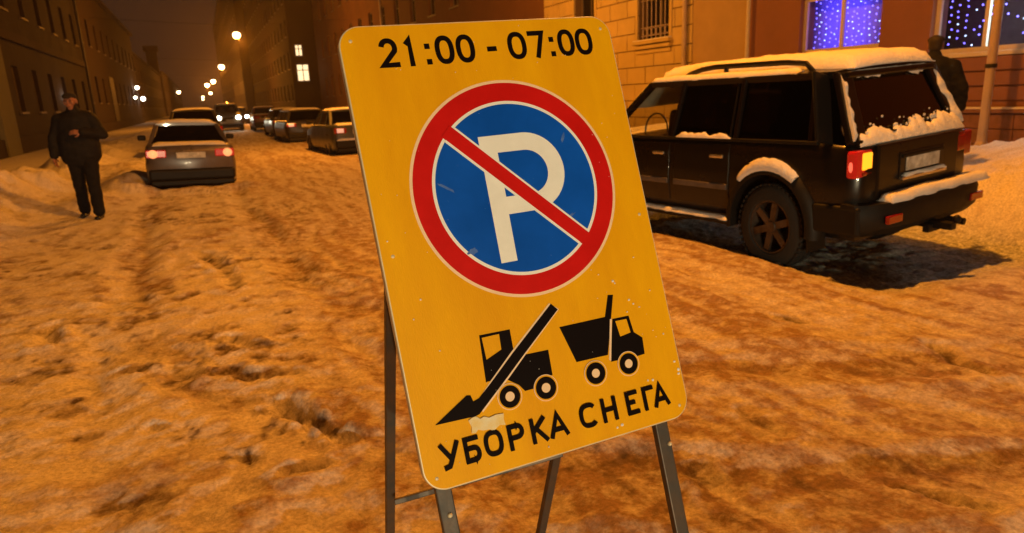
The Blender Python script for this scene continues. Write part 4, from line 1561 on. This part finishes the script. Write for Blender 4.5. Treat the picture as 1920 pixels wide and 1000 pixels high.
# ---- saloons and other cars in the street (one builder, different proportions)
def saloon(name, label, loc, yaw, paint, L=4.3, W=1.66, H=1.42, trunk=.98, tint=2, lit='tail', kind='saloon', roll=0., group='cars in the street', snow=True, plate=True, sink=0.):
    r = empty(name, (loc[0], loc[1], loc[2] - sink), (0, roll, yaw), label=label, cat='car', group=group)
    w = W / 2
    h2 = L / 2
    zb = .20
    rw = .29
    bz = trunk - .03
    if kind == 'saloon':
        tab = [(-h2, w * .86, .34, trunk - .10), (-h2 + .05, w * .94, .26, trunk - .02), (-h2 + .25, w * .99, zb, trunk), (-h2 + .9, w, zb, trunk + .01), (0, w, zb, trunk), (h2 - 1.35, w, zb, trunk - .02),
               (h2 - 1.1, w * .99, zb, trunk - .07), (h2 - .3, w * .93, zb + .02, trunk - .17), (h2 - .08, w * .84, .28, trunk - .28), (h2, w * .7, .34, trunk - .36)]
        ybelt, ytop = (-h2 + .62, h2 - 1.25), (-h2 + 1.18, h2 - 1.95)
        pil = [(-.02, -.05), (-.80, -.72)][::-1]
    else:
        tab = [(-h2, w * .88, .36, trunk - .05), (-h2 + .06, w * .96, .28, trunk), (-h2 + .3, w, zb + .05, trunk + .02), (0, w, zb + .05, trunk), (h2 - 1.2, w, zb + .05, trunk - .02),
               (h2 - 1.0, w * .98, zb + .05, trunk - .08), (h2 - .25, w * .9, zb + .05, trunk - .16), (h2, w * .72, .36, trunk - .3)]
        ybelt, ytop = (-h2 + .07, h2 - 1.1), (-h2 + .34, h2 - 1.75)
        pil = [(-1.0, -.95), (0.1, .05)]
    yr, yf = -h2 + .85, h2 - .8
    body_shell(r, tab, paint, [(yr, rw + .02), (yf, rw + .02)], rw + .07, w)
    greenhouse(r, paint, w * .88, w * .70, ybelt, ytop, bz, H - .10, pil, tint, pw=.06, crown=.05)
    for sx in (-1, 1):
        wheel(r, sx * (w - .10), yr, rw, .18, sx)
        wheel(r, sx * (w - .10), yf, rw, .18, sx)
        MB().box((sx * (w + .09), h2 - 1.55, trunk + .05), (.17, .09, .12)).build('door_mirror', 'black_plastic', r, bevel=.03)
        arch_flare(r, yr, rw + .02, rw + .055, w - .045, sx, 'black_plastic', lip=.03, a0=0, a1=180)
        # rear lamps
        tl = MB().bb(min(sx * w * .52, sx * w * .95), max(sx * w * .52, sx * w * .95), -h2 - .012, -h2 + .12, trunk - .24, trunk - .09).build('tail_lamp', 'lamp_red_lit' if lit == 'tail' else 'lamp_red', r, bevel=.02)
        if lit == 'tail':
            MB().sphere((sx * w * .80, -h2 - .015, trunk - .165), (.085, .03, .08), 12, 8).build('bulb_glow', 'lamp_tail_core', tl, smooth=True)
        elif lit == 'reflect':
            MB().bb(min(sx * w * .62, sx * w * .86), max(sx * w * .62, sx * w * .86), -h2 - .02, -h2, trunk - .22, trunk - .10).build('clear_lens', 'lamp_reflex', tl, bevel=.01)
        hl = MB().bb(min(sx * w * .48, sx * w * .82), max(sx * w * .48, sx * w * .82), h2 - .16, h2 + .0, trunk - .40, trunk - .26).build('headlamp', 'lamp_clear', r, bevel=.03)
        if lit == 'head':
            MB().sphere((sx * w * .66, h2 + .0, trunk - .33), (.15, .06, .12), 14, 10).build('beam', emitter('headlamp_lit', (1.0, 0.90, 0.66), 45.), hl, smooth=True)
    MB().bb(-w * .93, w * .93, -h2 - .07, -h2 + .14, .30, .52).build('rear_bumper', 'black_plastic', r, bevel=.05, seg=3)
    MB().bb(-w * .90, w * .90, -h2 - .055, -h2 + .1, .20, .30).build('bumper_valance', 'black_plastic', r, bevel=.02)
    MB().bb(-w * .90, w * .90, h2 - .14, h2 + .08, .26, .46).build('front_bumper', paint if kind == 'saloon' else 'black_plastic', r, bevel=.05, seg=3)
    MB().bb(-w * .36, w * .36, h2 - .04, h2 + .03, trunk - .42, trunk - .30).build('grille', 'black_plastic', r, bevel=.01)
    if plate:
        MB().box((0, -h2 - .022, trunk - .20), (.52, .012, .112)).build('number_plate', 'plate', r, bevel=.003)
    MB().tube([(w * .45, -h2 + .4, .22), (w * .45, -h2 - .06, .21)], .028, 8).build('exhaust', 'black_plastic', r)
    MB().bb(-w * .8, w * .8, -h2 + .3, h2 - .3, .16, .24).build('underbody', 'trim_dark', r)
    for sx in (-.34, .34):
        s_ = MB()
        s_.box((sx, -.05, bz + .02), (.42, .12, .46), rot=(.2, 0, 0))
        s_.box((sx, -.13, bz + .30), (.22, .08, .14), rot=(.15, 0, 0))
        s_.build('seat', 'seat_cloth', r, bevel=.03)
    if snow:
        zt = H - .10 + .035
        tp = w * .70
        snow_slab(r, 'snow_on_roof', -tp * .98, tp * .98, ytop[0] + .02, ytop[1] - .05, lambda x, y: zt + .045 * (1 - min(1, abs(x / (tp + .03))) ** 2.6) * .8, .045, 4. + loc[1], nx=12, ny=16, edge=.08)
        if kind == 'saloon':
            snow_slab(r, 'snow_on_boot', -w * .78, w * .78, -h2 + .06, -h2 + .58, lambda x, y: interp(tab, y)[2] + .006, .03, 6. + loc[1], nx=14, ny=8, edge=.06)
    return r


mat('paint_grey', (0.16, 0.14, 0.14), rough=0.3, metal=0.35, coat=0.35, color2=(0.08, 0.066, 0.062), scale=2.5)
mat('paint_dark', (0.010, 0.010, 0.011), rough=0.3, coat=0.3, color2=(0.025, 0.020, 0.017), scale=2)
mat('paint_teal', (0.030, 0.05, 0.055), rough=0.4, coat=0.3, color2=(0.06, 0.06, 0.058), scale=2.5)
mat('paint_red', (0.10, 0.016, 0.012), rough=0.35, coat=0.4, color2=(0.14, 0.05, 0.035), scale=2)
mat('paint_van', (0.22, 0.22, 0.18), rough=0.4, coat=0.3, var=0.1)
saloon('saloon_car', 'grey saloon seen from behind with tail lamps lit, stuck in churned snow', (-.40, 16.95, -.06), math.radians(2.), 'paint_grey', lit='tail', roll=math.radians(2.2), sink=.10)
pk = saloon('parked_car', 'dark car with pale snow on its bumper, parked beside the yellow sign edge', (4.05, 22.3, .0), math.radians(4.), 'paint_teal', L=4.2, W=1.68, H=1.42, trunk=.96, lit='reflect', group='cars parked along the right side', sink=.10)
snow_slab(pk, 'snow_on_bumper', -.75, .75, -2.16, -2.02, lambda x, y: .525, .05, 31., nx=20, ny=5, edge=.05)
saloon('parked_car', 'black parked estate car next beyond the snowy bumper car', (3.75, 30.8, .0), math.radians(2.), 'paint_dark', L=4.5, W=1.76, H=1.44, trunk=.98, lit='reflect', kind='hatch', group='cars parked along the right side', sink=.12)
saloon('parked_car', 'black parked car half hidden between the estate and the dull red car', (3.8, 37.0, .0), math.radians(2.), 'paint_dark', L=4.3, W=1.70, H=1.42, trunk=.96, lit='none', group='cars parked along the right side', sink=.08)
saloon('parked_car', 'small dull red car far along the right side', (3.6, 46.5, .0), 0, 'paint_red', L=4.2, W=1.66, H=1.45, trunk=.98, lit='none', group='cars parked along the right side')
saloon('oncoming_car', 'oncoming car with a single brightest headlight right of the saloon roof', (1.55, 50., 0), PI, 'paint_van', L=4.4, W=1.80, H=1.75, trunk=1.15, lit='head', kind='hatch', snow=False)
saloon('oncoming_car', 'smaller oncoming car with paired yellowish headlights before the red car', (3.0, 66., 0), PI, 'paint_dark', L=4.2, W=1.66, H=1.45, trunk=.98, lit='head')
saloon('dark_car', 'dark car just beyond the grey saloon, only its roof showing', (-.25, 26.5, 0), 0, 'paint_dark', L=4.3, W=1.72, H=1.50, trunk=1.0, lit='none', kind='hatch')
# ------------------------------------------------------------------ people
mat('skin', (0.27, 0.12, 0.075), rough=0.55, var=0.1, scale=20)
mat('jacket_black', (0.012, 0.012, 0.014), rough=0.75, var=0.3, scale=9, bump=0.012, bscale=14, spec=0.15)
mat('trousers_black', (0.010, 0.010, 0.012), rough=0.85, var=0.3, scale=8, bump=0.010, bscale=12, spec=0.15)
mat('cap_wool', (0.014, 0.012, 0.012), rough=0.95, bump=0.004, bscale=90)
mat('leather', (0.010, 0.009, 0.008), rough=0.4)
mat('hair', (0.02, 0.014, 0.010), rough=0.7)


def blob(name, caps, vox, m, parent, smooth=6, balls=()):
    """union of tapered capsules -> one continuous surface"""
    mb = MB()
    for a, b, ra, rb in caps:
        a, b = Vector(a), Vector(b)
        L = (b - a).length
        t = (b - a).normalized() if L > 1e-6 else Vector((0, 0, 1))
        u = t.cross(Vector((0, 0, 1)))
        if u.length < 1e-3:
            u = t.cross(Vector((0, 1, 0)))
        u.normalize()
        w = t.cross(u)
        rings = []
        ra2 = ra if isinstance(ra, tuple) else (ra, ra)
        rb2 = rb if isinstance(rb, tuple) else (rb, rb)
        N = 6
        prof = []
        for i in range(N + 1):
            an = PI / 2 * (1 - i / N)
            prof.append((-math.sin(an) * (ra2[0] + ra2[1]) / 2, max(.02, math.cos(an)), ra2))
        for i in range(N + 1):
            an = PI / 2 * (i / N)
            prof.append((L + math.sin(an) * (rb2[0] + rb2[1]) / 2, max(.02, math.cos(an)), rb2))
        for h, k, rr in prof:
            rings.append([a + t * h + u * (rr[0] * k * math.cos(2 * PI * q / 16)) + w * (rr[1] * k * math.sin(2 * PI * q / 16)) for q in range(16)])
        mb.loft(rings)
    for c, r in balls:
        mb.sphere(c, r, 16, 12)
    o = mb.build(name, m, parent)
    rm = o.modifiers.new('r', 'REMESH')
    rm.mode = 'VOXEL'
    rm.voxel_size = vox
    sm = o.modifiers.new('s', 'SMOOTH')
    sm.factor = .5
    sm.iterations = smooth
    bpy.context.view_layer.update()
    bake(o)
    o.data.polygons.foreach_set('use_smooth', [True] * len(o.data.polygons))
    return o


def hand(wrist, dirv, palm_n, thumb_side, curl):
    """capsules of a palm, four fingers of unequal length and a thumb leaving the side of the palm"""
    w = Vector(wrist)
    dv = Vector(dirv).normalized()
    pn = Vector(palm_n)
    pn = (pn - dv * pn.dot(dv)).normalized()
    sd = dv.cross(pn) * thumb_side
    caps = []
    for k in range(4):
        o = (k - 1.5) * .019
        caps.append((w + dv * .015 + sd * o * .7, w + dv * .085 + sd * o, .013, .012))
        base = w + dv * .088 + sd * o
        ln = (.062, .076, .080, .070)[k]
        d1 = (dv + pn * curl * .6).normalized()
        d2 = (dv + pn * curl * 1.7).normalized()
        mid = base + d1 * ln * .5
        caps.append((base, mid, .0092, .0085))
        caps.append((mid, mid + d2 * ln * .5, .0085, .0072))
    tb = w + dv * .03 + sd * .034
    t1 = tb + (dv * .6 + sd * .75 + pn * .25).normalized() * .035
    caps.append((w + dv * .02 + sd * .02, tb, .016, .013))
    caps.append((tb, t1, .012, .011))
    caps.append((t1, t1 + (dv * .9 + pn * .45).normalized() * .03, .010, .008))
    return caps


def person(label, loc, yaw, H=1.78, walk=.16, bent_left=True, group=None):
    """local frame: facing -Y, x to the viewer's right when it faces the viewer"""
    s = H / 1.78
    r = empty('person', loc, (0, 0, yaw), label=label, cat='person')
    r.scale = (s, s, s)
    # joints
    hipL, hipR = Vector((.095, .01, .93)), Vector((-.095, .0, .93))
    knL, knR = Vector((.115, -.10, .50)), Vector((-.10, .03, .50))
    anL, anR = Vector((.125, -.12, .085)), Vector((-.135, walk + .0, .10))
    shL, shR = Vector((.190, .02, 1.42)), Vector((-.190, .02, 1.42))
    elR, wrR = Vector((-.31, .03, 1.165)), Vector((-.325, -.06, .915))
    if bent_left:
        elL, wrL = Vector((.315, -.02, 1.19)), Vector((.11, -.20, 1.235))
    else:
        elL, wrL = Vector((.285, .03, 1.165)), Vector((.30, -.05, .915))
    hc = Vector((0, -.035, 1.655))
    body = []
    body += [((0, .02, .95), (0, .01, 1.18), (.15, .105), (.145, .10)), ((0, .01, 1.18), (0, .02, 1.40), (.15, .10), (.16, .10))]
    body += [(shL, elL, .05, .042), (elL, wrL, .042, .028), (shR, elR, .05, .042), (elR, wrR, .042, .028)]
    body += [(hipL, knL, .085, .055), (knL, anL, .052, .036), (hipR, knR, .085, .055), (knR, anR, .052, .036)]
    body += [((0, .02, 1.44), (0, -.005, 1.56), .058, .054)]
    # head: skull, jaw, nose, brow, ears
    body += [(hc + Vector((0, .02, .03)), hc + Vector((0, .0, .03)), (.073, .09), (.073, .09)),
             (hc + Vector((0, -.035, -.03)), hc + Vector((0, -.045, -.085)), (.052, .05), (.034, .03)),
             (hc + Vector((0, -.108, .005)), hc + Vector((0, -.120, -.028)), .010, .014),
             (hc + Vector((-.035, -.088, .028)), hc + Vector((.035, -.088, .028)), .013, .013),
             (hc + Vector((-.022, -.088, -.062)), hc + Vector((.022, -.088, -.062)), .010, .010)]
    for sx in (-1, 1):
        body.append((hc + Vector((sx * .078, .01, .015)), hc + Vector((sx * .080, .012, -.025)), .013, .010))
        body.append((hc + Vector((sx * .040, -.070, -.015)), hc + Vector((sx * .045, -.06, -.03)), .022, .02))
    body += hand(wrR, (.05, -.12, -1), (1, -.2, 0), -1, .55)
    body += hand(wrL, (-1, -.15, .08) if bent_left else (-.05, -.12, -1), (0, .9, -.5) if bent_left else (-1, -.2, 0), 1, .7)
    bo = blob('body', body, .0085, 'skin', r, smooth=2)
    for sx in (-1, 1):
        MB().sphere(hc + Vector((sx * .031, -.094, .008)), (.011, .007, .006), 8, 6).build('eye', 'leather', bo, smooth=True)
    hairc = [(hc + Vector((0, .035, .05)), hc + Vector((0, .045, -.02)), (.080, .075), (.070, .06))]
    blob('hair', hairc, .012, 'hair', r, smooth=3)
    # knitted cap with a short peak
    blob('cap', [(hc + Vector((0, .015, .070)), hc + Vector((0, -.005, .070)), (.092, .050), (.090, .050)), (hc + Vector((0, -.09, .062)), hc + Vector((0, -.125, .052)), (.065, .010), (.055, .008))],
         .010, 'cap_wool', r, smooth=3)
    # jacket, with a collar and hanging below the hips
    jk = [((0, .02, .93), (0, .01, 1.16), (.265, .175), (.262, .175)), ((0, .01, 1.16), (0, .02, 1.36), (.262, .175), (.235, .155)),
          ((-.12, .02, 1.445), (.12, .02, 1.445), .085, .085), ((0, .02, 1.45), (0, .0, 1.53), (.105, .095), (.085, .085))]
    jk += [(shL, elL, .085, .078), (elL, elL.lerp(wrL, .92), .078, .060), (shR, elR, .085, .078), (elR, elR.lerp(wrR, .92), .078, .060)]
    j = blob('jacket', jk, .014, 'jacket_black', r, smooth=5)
    for v in j.data.vertices:
        p = v.co
        k = mnoise.noise(Vector((p.x * 9, p.y * 9, p.z * 15))) * .012 + mnoise.noise(Vector((p.x * 3, p.y * 3, p.z * 6 + 4))) * .014
        v.co += v.normal * k
    tr = [((-.06, .02, .94), (.06, .02, .94), (.13, .13), (.13, .13)), (hipL, knL, .112, .085), (knL, anL + Vector((0, 0, .02)), .085, .078), (hipR, knR, .112, .085), (knR, anR + Vector((0, 0, .02)), .085, .078)]
    t = blob('trousers', tr, .014, 'trousers_black', r, smooth=4)
    for v in t.data.vertices:
        p = v.co
        v.co += v.normal * (mnoise.noise(Vector((p.x * 7, p.y * 7, p.z * 12))) * .012)
    for a, pit in ((anL, 0), (anR, .35)):
        blob('shoe', [(a + Vector((0, .05, -.045)), a + Vector((0, -.13, -.055 - .0 * pit)), (.042, .042), (.044, .030)), (a, a + Vector((0, 0, -.03)), .05, .045)], .010, 'leather', r, smooth=2)
    return r


person('person in dark jacket, trousers and cap walking towards the camera, left arm bent', (-1.66, 11.55, gz(-1.66, 11.55) + .0), math.radians(-8), 1.80)
person('dark clothed person standing behind the off-roader, only head and shoulder showing', (8.12, 5.68, .20), math.radians(120), 1.78, bent_left=False)

# ------------------------------------------------------------------ frosty street air
hz = MB().bb(-60, 75, -45, 660, -1.6, 40).build('haze', mat('haze_tmp', (1, 1, 1)), None)
hm = bpy.data.materials.new('frosty_air')
hm.use_nodes = True
nt = hm.node_tree
nt.nodes.remove(nt.nodes['Principled BSDF'])
pv = nt.nodes.new('ShaderNodeVolumePrincipled')
pv.inputs['Color'].default_value = (0.92, 0.80, 0.72, 1)
pv.inputs['Density'].default_value = 0.0008
pv.inputs['Anisotropy'].default_value = 0.72
nt.links.new(pv.outputs[0], nt.nodes['Material Output'].inputs['Volume'])
hz.data.materials.clear()
hz.data.materials.append(hm)
tag(hz, 'thin frosty haze filling the night street', kind='stuff')
